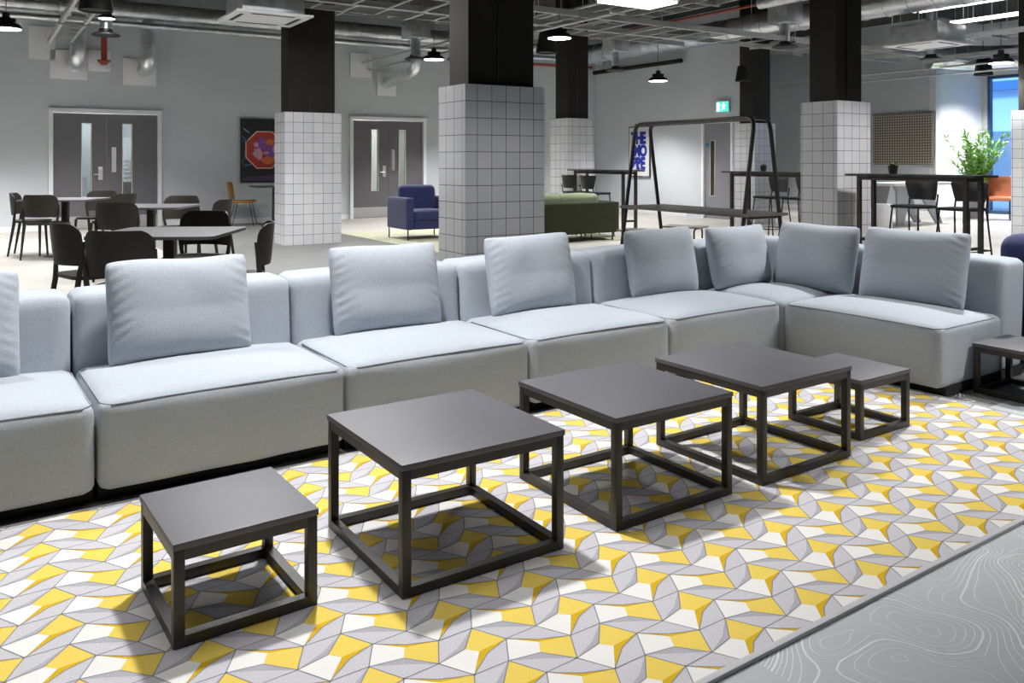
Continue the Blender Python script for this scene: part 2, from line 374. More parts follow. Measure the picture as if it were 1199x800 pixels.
# doors ------------------------------------------------------------------
def double_door(n, a0, a1, top):
    w = a1 - a0; org = ab(a0, 17.0); fr = bpy.data.objects.new('door_%d' % n, None); C.objects.link(fr); fr['kind'] = 'structure'
    fr.location = org; fr.rotation_euler = (0, 0, RZ_W)
    bm = B()
    box(bm, (.035, .03, top / 2), (.07, .2, top)); box(bm, (w - .035, .03, top / 2), (.07, .2, top)); box(bm, (w / 2, .03, top - .035), (w - .14, .2, .07))
    obj('door_frame', bm, WHITE, fr, smooth=False)
    lw = (w - .15) / 2; lh = top - .085
    for i in (0, 1):
        x0 = .072 + i * (lw + .006)
        gx = x0 + (lw * .62 if i == 0 else lw * .40) ; gw, gz0, gz1 = .15, .60, 1.93
        bm = B(); yb = .02
        for xa, xb, za, zb in ((x0, gx - gw / 2, .01, lh), (gx + gw / 2, x0 + lw, .01, lh), (gx - gw / 2, gx + gw / 2, .01, gz0), (gx - gw / 2, gx + gw / 2, gz1, lh)):
            box(bm, ((xa + xb) / 2, yb, (za + zb) / 2), (xb - xa, .045, zb - za))
        lf = obj('door_leaf', bm, DOORG, fr, smooth=False)
        bm = B()
        for xa, xb, za, zb in ((gx - gw / 2 - .012, gx - gw / 2, gz0, gz1), (gx + gw / 2, gx + gw / 2 + .012, gz0, gz1), (gx - gw / 2 - .012, gx + gw / 2 + .012, gz0 - .012, gz0), (gx - gw / 2 - .012, gx + gw / 2 + .012, gz1, gz1 + .012)):
            box(bm, ((xa + xb) / 2, yb - .012, (za + zb) / 2), (xb - xa, .05, zb - za))
        obj('glazing_bead', bm, BEAD, lf, smooth=False)
        obj('pane', box(B(), (gx, yb, (gz0 + gz1) / 2), (gw, .008, gz1 - gz0)), VGLASS, lf, smooth=False)
        obj('kick_plate', box(B(), (x0 + lw / 2, yb - .025, .13), (lw - .01, .004, .22)), STEEL, lf, smooth=False)
        if i == 0:
            bm = B(); box(bm, (x0 + lw - .10, yb - .028, 1.02), (.075, .02, .24), bev=.006); box(bm, (x0 + lw - .10, yb - .042, 1.08), (.05, .02, .05))
            tube(bm, [(x0 + lw - .10, yb - .03, 1.0), (x0 + lw - .10, yb - .075, 1.0), (x0 + lw - .21, yb - .075, 1.0)], .011)
            obj('door_handle', bm, STEEL, lf)
        else:
            obj('push_plate', box(B(), (x0 + .12, yb - .025, 1.27), (.075, .005, .46)), STEEL, lf, smooth=False)
double_door(1, *D1); double_door(2, *D2)
t = thing('filing_cabinet', 'dark cabinet with pale trays behind the right pane of the left double door', 'cabinet', ab(2.55, 17.75), RZ_W)
obj('body', box(B(), (0, 0, .42), (.6, .45, .84)), BLKPL, t, smooth=False)
for z in (.92, 1.0, 1.08, 1.16, 1.24): obj('paper_tray', box(B(), (.05, 0, z), (.3, .3, .03)), STEEL, t, smooth=False)
t = thing('corridor_armchair', 'orange armchair seen through the left pane of the second double door', 'armchair', ab(7.35, 18.5), RZ_W)
obj('seat', soft(.7, .7, .40, .06), ORANGE, t, ang=80); obj('backrest', soft(.7, .18, .95, .07), ORANGE, t, loc=(0, .3, 0), ang=80)
# single door in the right-hand wall: local x runs towards the viewer
d3 = bpy.data.objects.new('door_3', None); C.objects.link(d3); d3['kind'] = 'structure'; d3.location = ab(13.45, 13.2); d3.rotation_euler = (0, 0, RZ_W - PI / 2)
bm = B(); box(bm, (.03, .03, 1.06), (.06, .14, 2.12)); box(bm, (.87, .03, 1.06), (.06, .14, 2.12)); box(bm, (.45, .03, 2.09), (.78, .14, .06)); obj('door_frame', bm, WHITE, d3, smooth=False)
bm = B()
for xa, xb, za, zb in ((.06, .24, 0.01, 2.06), (.36, .84, .01, 2.06), (.24, .36, .01, .50), (.24, .36, 1.68, 2.06)): box(bm, ((xa + xb) / 2, .03, (za + zb) / 2), (xb - xa, .045, zb - za))
lf = obj('door_leaf', bm, mat('door_lilac_grey', (.24, .24, .27), .5), d3, smooth=False)
bm = B()
for xa, xb, za, zb in ((.225, .24, .5, 1.68), (.36, .375, .5, 1.68), (.225, .375, .485, .5), (.225, .375, 1.68, 1.695)): box(bm, ((xa + xb) / 2, .018, (za + zb) / 2), (xb - xa, .05, zb - za))
obj('glazing_bead', bm, BEAD, lf, smooth=False)
obj('pane', box(B(), (.30, .03, 1.09), (.12, .01, 1.18)), mat('dark_pane', (.05, .045, .035), .15), lf, smooth=False)
obj('door_sign', box(B(), (.145, .004, 1.6), (.08, .006, .08)), SIGNB, lf, smooth=False)

# window in the far right wall -------------------------------------------
win = bpy.data.objects.new('window_1', None); C.objects.link(win); win['kind'] = 'structure'; win.location = ab(20.19, 10.6); win.rotation_euler = (0, 0, RZ_W - PI / 2)
WINB = mat('window_frame_blue', (.03, .07, .16), .4)
bm = B()
for x in (.03, 1.9, 3.75, 5.57): box(bm, (x, .08, 1.63), (.06, .12, 3.26))
for z in (.04, 3.22): box(bm, (2.8, .08, z), (5.5, .12, .07))
obj('window_frame', bm, WINB, win, smooth=False)
for x in (.965, 2.825, 4.66): obj('pane', box(B(), (x, .09, 1.63), (1.8, .012, 3.1)), GLASS, win, smooth=False)
# what stands outside the window
ob = thing('office_building', 'pale building with blue bands outside the window on the far right', 'building', ab(33, 12, 0), RZ_W - PI / 2)
obj('facade', box(B(), (0, 4, 3.0), (60, 6, 6.0)), mat('outside_wall', (.72, .80, .88), .7), ob, smooth=False)
obj('facade_band', box(B(), (0, .9, 4.2), (60, .3, .35)), mat('outside_band', (.12, .24, .45), .6), ob, smooth=False)
obj('facade_band', box(B(), (0, .9, 5.2), (60, .3, .22)), mat('outside_pink', (.40, .33, .48), .6), ob, smooth=False)
obj('shopfront', box(B(), (0, .85, 1.2), (60, .35, 2.4)), mat('outside_shop', (.16, .25, .32), .3), ob, smooth=False)
sunl = bpy.data.lights.new('daylight', 'SUN'); sunl.energy = 3.0; sunl.angle = .3; sunl.color = (.75, .87, 1); so = bpy.data.objects.new('daylight', sunl); C.objects.link(so); so.rotation_euler = Vector((-U.x, -U.y, 1.3)).to_track_quat('Z', 'Y').to_euler()
struct('ground_outside', gbox(B(), 20.36, 50, -10, 40, -.3, -.05), mat('pavement', (.35, .4, .48), .8))

# tiled pillars ------------------------------------------------------------
def pillar(px, py, w, d, top, label, inset=.075):
    t = thing('tiled_column', label, 'column', (px, py, 0), RZ_W, 'tile-clad columns')
    bm = B(); uvl = bm.loops.layers.uv.new('UVMap'); T = .1523
    vs_ = [(0, 0), (w, 0), (w, d), (0, d)]
    lo = [bm.verts.new((x, y, 0)) for x, y in vs_]; hi = [bm.verts.new((x, y, top)) for x, y in vs_]
    acc = .15
    for i in range(4):
        j = (i + 1) % 4; L = w if i % 2 == 0 else d; f = bm.faces.new((lo[i], lo[j], hi[j], hi[i]))
        off = .17 if i != 3 else -d / T + .35
        for lp, (u_, v_) in zip(f.loops, ((0, -top), (L, -top), (L, 0), (0, 0))): lp[uvl].uv = (u_ / T + off, v_ / T)
    f = bm.faces.new(hi)
    for lp in f.loops: lp[uvl].uv = (.5, .5)
    bm.faces.new(lo[::-1])
    me = bpy.data.meshes.new('tile_cladding'); bm.to_mesh(me); bm.free(); me.materials.append(TILE)
    o = bpy.data.objects.new('tile_cladding', me); C.objects.link(o); o.parent = t
    bm = box(B(), (w / 2, d / 2, (top + CH) / 2), (w - 2 * inset, d - 2 * inset, CH - top)); obj('upper_casing', bm, CBLK, t, smooth=False)
    bm = box(B(), (w * .45, inset - .004, (top + CH) / 2), (.012, .012, CH - top)); obj('cover_strip', bm, mat('casing_strip', (.03, .03, .024), .4), t, smooth=False)
pillar(-3.34, 12.3, .87, .50, 1.975, 'white-tiled column with black top beside the framed octagon artwork')
pillar(-.4176, 7.44, .86, .50, 1.94, 'largest white-tiled column with black top, right behind the grey sofa')
pillar(3.91, 10.05, .65, .53, 1.98, 'white-tiled column with black top left of the perforated wall board')
pillar(.986, 14.97, .61, .53, 2.02, 'small distant white-tiled column behind the olive green sofa')
pillar(4.79, 16.5, .61, .53, 2.0, 'distant white-tiled column seen through the black A-frame of the table')
pillar(8.25, 12.9, .65, .53, 2.05, 'white-tiled column cut off by the right edge, beside the orange chair')

# ------------------------------------------------------------------ patterned rug
RUG_S0, RUG_S1, RUG_V0, RUG_V1 = -2.2, 4.17, -1.947, -.01
rug = thing('patterned_rug', 'ivory, mustard and grey geometric rug under the coffee tables', 'rug', sv(0, 0), RZ_S)
bm = B(); ZT = .012
def rp(bm, pts, mi, z=ZT):
    f = bm.faces.new([bm.verts.new((x, y, z)) for x, y in pts]); f.material_index = mi
    if f.calc_center_median() and f.normal.z < 0: pass
    return f
def seg(bm, p, q, wd=.0016, mi=5):
    dx, dy = q[0] - p[0], q[1] - p[1]; l = math.hypot(dx, dy)
    if l < 1e-6: return
    nx, ny = -dy / l * wd, dx / l * wd
    rp(bm, [(p[0] + nx, p[1] + ny), (q[0] + nx, q[1] + ny), (q[0] - nx, q[1] - ny), (p[0] - nx, p[1] - ny)], mi, ZT + .0004)
def mid(p, q, t=.5, off=0):
    dx, dy = q[0] - p[0], q[1] - p[1]; l = math.hypot(dx, dy)
    return (p[0] + dx * t - dy / l * off, p[1] + dy * t + dx / l * off)
CA, CB = .2952, .1738
a1, a2, a3, a4, a5, a6 = (0, 0), (.061, -.060), (.146, -.083), (.098, -.170), (.037, -.100), (-.049, -.083)
b4, b3 = (.183, -.153), (.208, -.182)
def sh(p, i, j): return (p[0] + i * CA, p[1] + j * CB)
for i in range(int(RUG_S0 / CA) - 6, int(RUG_S1 / CA) + 4):
    for j in range(-13, 3):
        o_ = lambda p: (p[0] + .742 + i * CA, p[1] + -1.348 + 7 * CB + j * CB)
        A1, A2, A3, A4, A5, A6 = map(o_, (a1, a2, a3, a4, a5, a6))
        B1 = o_(sh(a6, 1, 0)); B2 = o_(sh(a1, 1, -1)); B3 = o_(b3); B4 = o_(b4); B5 = o_(sh(a3, 0, -1)); A1d = o_(sh(a1, 0, -1)); A1r = o_(sh(a1, 1, 0)); B3u = o_(sh(b3, 0, 1))
        # brick A
        rp(bm, [A1, A6, A5, A2], 0); rp(bm, [A2, A5, A4, A3], 1)
        m1 = mid(A1, A3, .5, -.010)
        rp(bm, [A1, A2, A3, m1], 2)
        # brick B
        rp(bm, [B1, B4, B3, B2], 1); rp(bm, [A4, B5, B3, B4], 0)
        m2 = mid(B2, B5, .5, .016) ; m2 = ((B3[0] * .45 + mid(B2, B5)[0] * .55) + .006, (B3[1] * .45 + mid(B2, B5)[1] * .55))
        rp(bm, [B2, B3, B5, m2], 2)
        # lens below brick A
        rp(bm, [A6, A1d, A4, A5], 3)
        m1d = (m1[0], m1[1] - CB)
        rp(bm, [A1d, m1d, B5, A4], 3)
        rp(bm, [A6, mid(A6, A4, .5, .004), A4, A5], 4, ZT + .0003)
        # lens between brick A and brick B
        rp(bm, [A3, A4, B4, B1], 3)
        m2u = (m2[0], m2[1] + CB)
        rp(bm, [A3, B1, A1r, m2u], 3)
        mg = mid(B1, A4, .5, 0)
        rp(bm, [B1, B4, A4, mid(mg, B4, .35)], 4, ZT + .0003)
        for p_, q_ in ((A1, A6), (A3, A4), (A6, A5), (A5, A4), (A1, m1), (m1, A3), (A1d, A4), (A3, B1), (B1, B4), (B4, A4), (A4, B5), (B1, B2), (B2, m2), (m2, B5)): seg(bm, p_, q_)
for f in bm.faces:
    f.normal_update()
    if f.normal.z < 0: f.normal_flip()
for co_, no in (((RUG_S0, 0, 0), (-1, 0, 0)), ((RUG_S1 - .015, 0, 0), (1, 0, 0)), ((0, RUG_V0 + .02, 0), (0, -1, 0)), ((0, RUG_V1 - .01, 0), (0, 1, 0))):
    bmesh.ops.bisect_plane(bm, geom=bm.verts[:] + bm.edges[:] + bm.faces[:], plane_co=co_, plane_no=no, clear_outer=True)
me = bpy.data.meshes.new('pile'); bm.to_mesh(me); bm.free()
for m in (RW, RY, RD, RG, RG2, RL): me.materials.append(m)
o = bpy.data.objects.new('pile', me); C.objects.link(o); o.parent = rug
EDGE = mat('rug_edge', (.52, .52, .55), .9)
bm = box(B(), ((RUG_S0 + RUG_S1) / 2, (RUG_V0 + RUG_V1) / 2, .0075), (RUG_S1 - RUG_S0 - .01, RUG_V1 - RUG_V0 - .01, .008)); obj('backing', bm, EDGE, rug, smooth=False)
bm = B(); cs, cv = (RUG_S0 + RUG_S1) / 2, (RUG_V0 + RUG_V1) / 2
box(bm, (cs, RUG_V0 + .010, .0095), (RUG_S1 - RUG_S0, .020, .012), bev=.003); box(bm, (cs, RUG_V1 - .006, .0095), (RUG_S1 - RUG_S0, .010, .012), bev=.002); box(bm, (RUG_S1 - .008, cv, .0095), (.014, RUG_V1 - RUG_V0, .012), bev=.002)
obj('binding', bm, EDGE, rug)

# ------------------------------------------------------------------ coffee tables
def coffee_table(sx, sy, h, label, loc, rz, group, z0=.0138, base=None):
    if base is None:
        t = thing('coffee_table', label, 'coffee table', loc, rz, group); g = .028
        bm = box(B(), (sx / 2, sy / 2, h - .009), (sx + .006, sy + .006, .018), bev=.0015); obj('table_top', bm, LAM, t)
        bm = B(); zt = h - .018 - g / 2 - .0005
        box(bm, (sx / 2, g / 2, zt), (sx - 2 * g, g, g)); box(bm, (sx / 2, sy - g / 2, zt), (sx - 2 * g, g, g)); box(bm, (g / 2, sy / 2, zt), (g, sy - 2 * g, g)); box(bm, (sx - g / 2, sy / 2, zt), (g, sy - 2 * g, g))
        obj('top_rail', bm, FRAME, t, smooth=False)
        bm = B(); zt = g / 2
        box(bm, (sx / 2, g / 2, zt), (sx - 2 * g, g, g)); box(bm, (sx / 2, sy - g / 2, zt), (sx - 2 * g, g, g)); box(bm, (g / 2, sy / 2, zt), (g, sy - 2 * g, g)); box(bm, (sx - g / 2, sy / 2, zt), (g, sy - 2 * g, g))
        obj('bottom_rail', bm, FRAME, t, smooth=False)
        for x in (g / 2, sx - g / 2):
            for y in (g / 2, sy - g / 2):
                obj('leg', box(B(), (x, y, (h - .018) / 2), (g, g, h - .018), bev=.002), FRAME, t)
        t.location.z = z0
        return t
    o = copy_tree(base); o.location = (*loc[:2], z0); o.rotation_euler = (0, 0, rz); o['label'] = label; return o
ts = coffee_table(.382, .385, .28 - .013, 'small low charcoal table standing nearest, at the left end of the row', (-.854, 2.111, 0), PI / 2 - .955, 'small square coffee tables')
tl = coffee_table(.568, .568, .392 - .013, 'square grey-topped coffee table second from the left in the row, beside the smallest one', (-.308, 2.354, 0), PI / 2 - .985, 'large square coffee tables')
coffee_table(0, 0, 0, 'charcoal coffee table in the middle of the row, right of the pale-topped large one', (.347, 2.785, 0), PI / 2 - .976, '', base=tl)
coffee_table(0, 0, 0, 'darkest large coffee table, overlapping a small low table on its far side', (.951, 3.175, 0), PI / 2 - .965, '', base=tl)
coffee_table(0, 0, 0, 'small low table tucked behind the far right large coffee table', (1.536, 3.687, 0), PI / 2 - .985, '', base=ts)
coffee_table(0, 0, 0, 'small low table on the bare floor past the sofa end, cut by the right edge', (2.48 + .219, 4.50 - .317, 0), PI / 2 - .967, '', z0=.0038, base=ts)

# ------------------------------------------------------------------ modular sofa
MW = .96
def sofa_module(label, s0, rot=0, loc=None, w=MW, seed=0):
    """local x along the sofa, y to the back, origin front left on the floor"""
    t = thing('sofa_module', label, 'sofa', loc or sv(s0, 0), RZ_S + rot, 'modules of the light grey sofa')
    st = obj('seat', soft(w - .008, .66, .325, .04, crown=.045, wob=.004, seed=seed, front_bulge=.014), FAB, t, loc=(w / 2, .33, .05), ang=80)
    zz = .05 + .325 - .0105
    pts = [(.016, .58, zz + .003), (.016, .06, zz), (.024, .03, zz + .001), *[(.05 + (w - .1) * q_ / 8, .0085, zz - .001 + .0045 * (1 - abs(q_ / 4 - 1) ** 2.5)) for q_ in range(9)], (w - .024, .03, zz + .001), (w - .016, .06, zz), (w - .016, .58, zz + .003)]
    o = obj('piping', tube(B(), pts[:], .0036, 6), PIPE, st, loc=(-w / 2, -.33, -.05), ang=80)
    obj('backrest', soft(w - .008, .27, .63, .045, crown=.012, wob=.003, seed=seed + 9, shear=.05), FAB, t, loc=(w / 2, .76, .05), ang=80)
    obj('plinth', box(B(), (w / 2, .48, .036), (w - .02, .84, .05)), SOFT_BLACK, t, smooth=False)
    for x in (.08, w - .08):
        for y in (.14, .80): obj('foot', lathe(B(), [(0, 0), (.02, 0), (.022, .05), (0, .05)], 10, (x, y, .0035)), SOFT_BLACK, t, smooth=False)
    return t
labs = ['grey sofa section at the far left, cut off by the left edge of the picture', 'light grey sofa section behind the smallest front table, second from the left', 'light grey sofa section in front of the tile column by the navy armchair', 'light grey sofa section with the bluish cushion before the largest tiled column', 'light grey sofa section next to the corner, behind the darkest coffee table']
for i, l in enumerate(labs): sofa_module(l, .30 - MW + i * MW, seed=i * 3.3)
# corner module
S4 = .30 + 4 * MW
cm = thing('sofa_corner_module', 'grey corner section of the sofa carrying two cushions', 'sofa', sv(S4, 0), RZ_S, 'modules of the light grey sofa')
st = obj('seat', soft(.655, .655, .325, .04, crown=.042, wob=.004, seed=21), FAB, cm, loc=(.33, .33, .05), ang=80)
obj('backrest', soft(.92, .25, .63, .045, crown=.012, shear=.04, wob=.003, seed=22), FAB, cm, loc=(.46, .785, .05), ang=80)
o = obj('backrest', soft(.90, .24, .63, .045, crown=.012, shear=.04, wob=.003, seed=23), FAB, cm, loc=(.775, .45, .05), rot=(0, 0, -PI / 2), ang=80)
for x, y in ((.1, .1), (.8, .1), (.1, .8), (.8, .8)): obj('foot', lathe(B(), [(0, 0), (.02, 0), (.022, .05), (0, .05)], 10, (x, y, .0035)), SOFT_BLACK, cm, smooth=False)
# return module: runs towards the viewer, back on the right
sofa_module('wide grey sofa end section on the right, its front corner near the small tables', 0, rot=-PI / 2, loc=sv(S4 - .005, 0.0), w=1.0, seed=40)

# loose cushions
def put_cushion(label, s, v, yaw, lean, w=.60, h=.44, t=.17, seed=0, z=.392, roll=0):
    o = obj('cushion', cushion(w, h, t, seed), FAB, None, loc=sv(s, v, z), ang=80)
    o.rotation_euler = (Matrix.Rotation(RZ_S + yaw, 3, 'Z') @ Matrix.Rotation(-lean, 3, 'X') @ Matrix.Rotation(roll, 3, 'Y')).to_euler()
    tag(o, label, 'cushion', 'loose back cushions on the grey sofa'); return o
put_cushion('cushion at the left edge of the picture, mostly out of frame', -.20, .52, 0, .20, seed=1)
put_cushion('creased light grey cushion below the black cafe chairs', .71, .50, .0, .22, seed=2, h=.45)
put_cushion('pale cushion third from the left, below the navy armchair', 1.72, .53, -.02, .20, seed=3, roll=.0, h=.45)
put_cushion('bluish grey cushion in front of the largest tiled column', 2.64, .54, .0, .20, seed=4, h=.45)
put_cushion('grey cushion left of the corner, below the A-frame table', 3.70, .56, .0, .20, seed=5, h=.44)
put_cushion('cushion half in shadow standing in the sofa corner', 4.40, .52, -.05, .22, seed=6, w=.56, h=.43)
put_cushion('dark grey cushion on the right side of the sofa corner', 4.66, .17, -PI / 2 + .05, .24, seed=7, w=.60, h=.45)
put_cushion('large dark grey cushion on the end section, nearest the right edge', 4.65, -.52, -PI / 2 + .02, .22, seed=8, w=.66, h=.46)

# ------------------------------------------------------------------ navy sofa behind the sofa end
nv = thing('navy_sofa', 'navy blue sofa back seen behind the right end of the grey sofa', 'sofa', sv(5.13, -.72), RZ_S - PI / 2)
obj('backrest', soft(1.7, .18, .60, .04), NAVY, nv, loc=(.85, .10, .04), ang=80)
obj('seat', soft(1.5, .72, .30, .05, crown=.02), NAVY, nv, loc=(.85, .56, .12), ang=80)
for x in (.05, 1.65): obj('armrest', soft(.14, .86, .50, .03), NAVY, nv, loc=(x, .48, .10), ang=80)
for x in (.45, 1.25): obj('back_cushion', soft(.82, .26, .32, .08, crown=.03, wob=.01, seed=x), NAVY, nv, loc=(x, .2, .47), ang=80)
for x in (.08, 1.6):
    for y in (.08, .82): obj('leg', tube(B(), [(x, y, .0), (x, y, .15)], .012), WIRE, nv)

# ------------------------------------------------------------------ navy armchair
p = at(477, 283, 0); ac = thing('armchair', 'navy blue armchair with thin metal legs in front of the second double door', 'armchair', (p.x, p.y, .012), RZ_W)
W_, D_ = .88, .78
for x in (.06, W_ - .06): obj('armrest', soft(.12, D_, .50, .03), NAVY, ac, loc=(x, D_ / 2, .16), ang=80)
obj('base', soft(W_ - .24, D_ - .1, .13, .02), NAVY, ac, loc=(W_ / 2, D_ / 2 - .02, .16), ang=80)
obj('seat_cushion', soft(W_ - .26, .62, .17, .05, crown=.02), NAVY, ac, loc=(W_ / 2, .33, .285), ang=80)
obj('backrest', soft(W_ - .24, .14, .50, .04), NAVY, ac, loc=(W_ / 2, D_ - .07, .16), ang=80)
obj('back_cushion', soft(W_ - .24, .18, .42, .07, crown=.01, shear=.06, wob=.01), NAVY, ac, loc=(W_ / 2, D_ - .24, .42), ang=80)
for x in (.03, W_ - .03):
    for y in (.04, D_ - .04): obj('leg', tube(B(), [(x, y, 0), (x, y, .165)], .011, 6), WIRE, ac)
lr = obj('lime_rug', gbox(B(), 0, 3.55, -1.6, 1.9, .0025, .011), RUGG, None, loc=(-1.9, 12.72, 0), smooth=False); tag(lr, 'pale lime rug under the navy armchair and the olive sofa', 'rug')
# ------------------------------------------------------------------ olive sofa, seen from behind
gs = thing('olive_sofa', 'olive green sofa seen from behind, right of the largest tiled column', 'sofa', (1.69, 13.15, .012), RZ_W)
L_ = 1.95
obj('backrest', soft(L_, .12, .48, .02), GREEN, gs, loc=(-L_ / 2, .06, .12), ang=80)
for x in (-L_ + .06, -.06): obj('armrest', soft(.115, .70, .48, .02), GREEN, gs, loc=(x, .47, .12), ang=80)
obj('seat', soft(L_ - .25, .66, .30, .04), GREEN, gs, loc=(-L_ / 2, .46, .13), ang=80)
for x in (-L_ + .55, -.66): obj('back_cushion', soft(.80, .20, .32, .07, crown=.02, wob=.01, seed=x), GREENC, gs, loc=(x, .26, .40), ang=80)
for x in (-L_ + .1, -.72, -.1):
    for y in (.05, .75): obj('leg', tube(B(), [(x, y, 0), (x, y, .13)], .012, 6), WIRE, gs)

# ------------------------------------------------------------------ cafe tables and chairs
def cafe_table(loc, w, label, used=None, rz=0):
    if used:
        o = copy_tree(used); o.location = loc; o.rotation_euler = (0, 0, rz); o['label'] = label; return o
    t = thing('cafe_table', label, 'table', loc, rz, 'square pedestal cafe tables')
    obj('table_top', prism(B(), rrect(w, w, .07), .728, .75), LAM, t)
    obj('post', box(B(), (0, 0, .37), (.075, .075, .715), bev=.004), FRAME, t)
    obj('base_plate', lathe(B(), [(0, 0), (.26, 0), (.26, .008), (.05, .014), (0, .014)], 32), FRAME, t)
    return t
t0 = cafe_table((-5.9, 11.05, 0), .86, 'cafe table in front of the left half of the far left double door', rz=.06)
cafe_table((-4.02, 9.32, 0), 0, 'cafe table in the middle of the seating group, right of the door pane', t0, rz=.05)
cafe_table((-2.42, 5.92, 0), 0, 'nearest cafe table, just behind the grey sofa', t0, rz=.05)
def curved_panel(bm, w, h, R, z0, yc, lean, th=.012, n=14, m=10, topw=1.0, botw=1.0, p=3.0, cl=True):
    """curved chair back; concave towards +y; arc radius R"""
    gr = {}
    for side in (0, 1):
        for i in range(n + 1):
            for j in range(m + 1):
                x = -1 + 2 * i / n; t = j / m; zt = -1 + 2 * t
                zt = math.sin(zt * PI / 2) * .6 + zt * .4
                ww = w / 2 * (botw + (topw - botw) * t)
                if cl: ww *= max(.0, 1 - max(0, abs(zt) - .25) ** p * (1.0 if zt > 0 else .35) * 1.3) ** (1 / 2.2) if True else 1
                s = x * ww; ang = s / R; r = R + side * th
                gr[side, i, j] = bm.verts.new((r * math.sin(ang), yc + R - r * math.cos(ang) - lean * t, z0 + h * (zt + 1) / 2))
    for i in range(n):
        for j in range(m):
            for s_ in (0, 1):
                q = [gr[s_, i, j], gr[s_, i + 1, j], gr[s_, i + 1, j + 1], gr[s_, i, j + 1]]
                bm.faces.new(q if s_ == 0 else q[::-1])
    for i in range(n):
        for j in (0, m): bm.faces.new((gr[0, i, j], gr[0, i + 1, j], gr[1, i + 1, j], gr[1, i, j]))
    for j in range(m):
        for i in (0, n): bm.faces.new((gr[0, i, j], gr[0, i, j + 1], gr[1, i, j + 1], gr[1, i, j]))
    return bm
def make_chair():
    t = thing('cafe_chair', '', 'chair', group='moulded cafe chairs')
    bm = B(); poly = rrect(.44, .42, .12, 6)
    lo = [bm.verts.new((x * .96, y * .96, .435)) for x, y in poly]; hi = [bm.verts.new((x, y, .462)) for x, y in poly]
    c = bm.verts.new((0, 0, .448)); cb = bm.verts.new((0, 0, .425))
    for i in range(len(poly)):
        j = (i + 1) % len(poly); bm.faces.new((lo[i], lo[j], hi[j], hi[i])); bm.faces.new((hi[i], hi[j], c)); bm.faces.new((lo[j], lo[i], cb))
    obj('seat', bm, PLAST, t, ang=50)
    obj('backrest', curved_panel(B(), .47, .285, .30, .535, -.24, .03), PLAST, t, ang=60)
    for sx in (-1, 1):
        obj('leg', tube(B(), [(sx * .20, .20, 0), (sx * .185, .17, .44)], [.012, .019], 8), PLAST, t)
        obj('leg', tube(B(), [(sx * .205, -.26, 0), (sx * .195, -.19, .43), (sx * .208, -.185, .50), (sx * .222, -.175, .60), (sx * .215, -.16, .70)], [.012, .02, .017, .013, .008], 8), PLAST, t)
    return t
ch = make_chair()
CHP = [  # x, y, facing angle (0 faces +Y), label
 (-6.38, 11.15, -PI / 2 + .35, 'black chair furthest to the left, at the left side of the far cafe table'),
 (-5.95, 10.72, .05, 'dark chair with its back to us in front of the leftmost cafe table'),
 (-5.85, 11.75, PI, 'dark chair on the far side of the leftmost cafe table, facing us'),
 (-5.25, 11.0, PI / 2 - .3, 'dark chair on the right side of the leftmost cafe table'),
 (-4.10, 8.85, .03, 'brown-black chair with its back to us between the nearest and the leftmost cafe tables'),
 (-4.02, 10.0, PI, 'chair catching a pale sheen on the far side of the middle cafe table'),
 (-3.42, 9.35, PI / 2 - .1, 'dark chair on the right of the middle cafe table, partly hidden'),
 (-2.62, 6.9, PI - .1, 'black chair facing us across the nearest cafe table'),
 (-1.93, 5.78, PI / 2 + .25, 'dark chair at the right side of the nearest cafe table, turned in profile'),
 (-2.95, 5.92, -PI / 2 + .85, 'black chair at the left side of the nearest cafe table'),
 (-2.42, 5.35, -.02, 'large dark chair nearest the sofa, back turned to us')]
for i, (x, y, r, l) in enumerate(CHP): place(ch, i > 0, (x, y, .003), r, l)

# wire-legged ochre chairs with their table by the artwork
def make_wire_chair(name, m, seat_z, label, cat='chair', group=None, back_h=.34):
    t = thing(name, label, cat, group=group)
    obj('seat', soft(.44, .42, .05, .02), m, t, loc=(0, 0, seat_z - .03), ang=80)
    obj('backrest', curved_panel(B(), .42, back_h, .5, seat_z + .03, -.23, .06, th=.02, p=6), m, t, ang=60)
    for sx in (-1, 1):
        obj('leg', tube(B(), [(sx * .20, .22, 0), (sx * .17, .13, seat_z)], .007, 6), WIRE, t)
        obj('leg', tube(B(), [(sx * .20, -.24, 0), (sx * .17, -.13, seat_z)], .007, 6), WIRE, t)
    bm = tube(tube(B(), [(-.185, .175, seat_z * .45), (.185, .175, seat_z * .45)], .005, 6), [(-.185, -.185, seat_z * .45), (.185, -.185, seat_z * .45)], .005, 6)
    obj('stretcher', bm, WIRE, t); return t
oc = make_wire_chair('dining_chair', OCHRE, .47, 'ochre leather chair with wire legs left of the framed artwork', group='ochre wire-legged chairs')
p = at(285, 263.5, 0); oc.location = (p.x + .05, p.y - .15, 0); oc.rotation_euler = (0, 0, -PI / 2 + .15)
tp = (p.x + .82, p.y + .28, 0)
place(oc, True, (p.x + 1.12, p.y + .55, 0), PI / 2 + 1.2, 'ochre chair mostly hidden by the tiled column, under the artwork')
t = thing('side_table', 'dark square pedestal table below the framed artwork', 'table', (p.x + .62, p.y - .05, 0), RZ_W)
obj('table_top', prism(B(), rrect(.8, .7, .03), .74, .765), TBLK, t); obj('post', box(B(), (0, 0, .375), (.075, .075, .73)), FRAME, t); obj('base_plate', box(B(), (0, 0, .008), (.5, .45, .016)), FRAME, t)

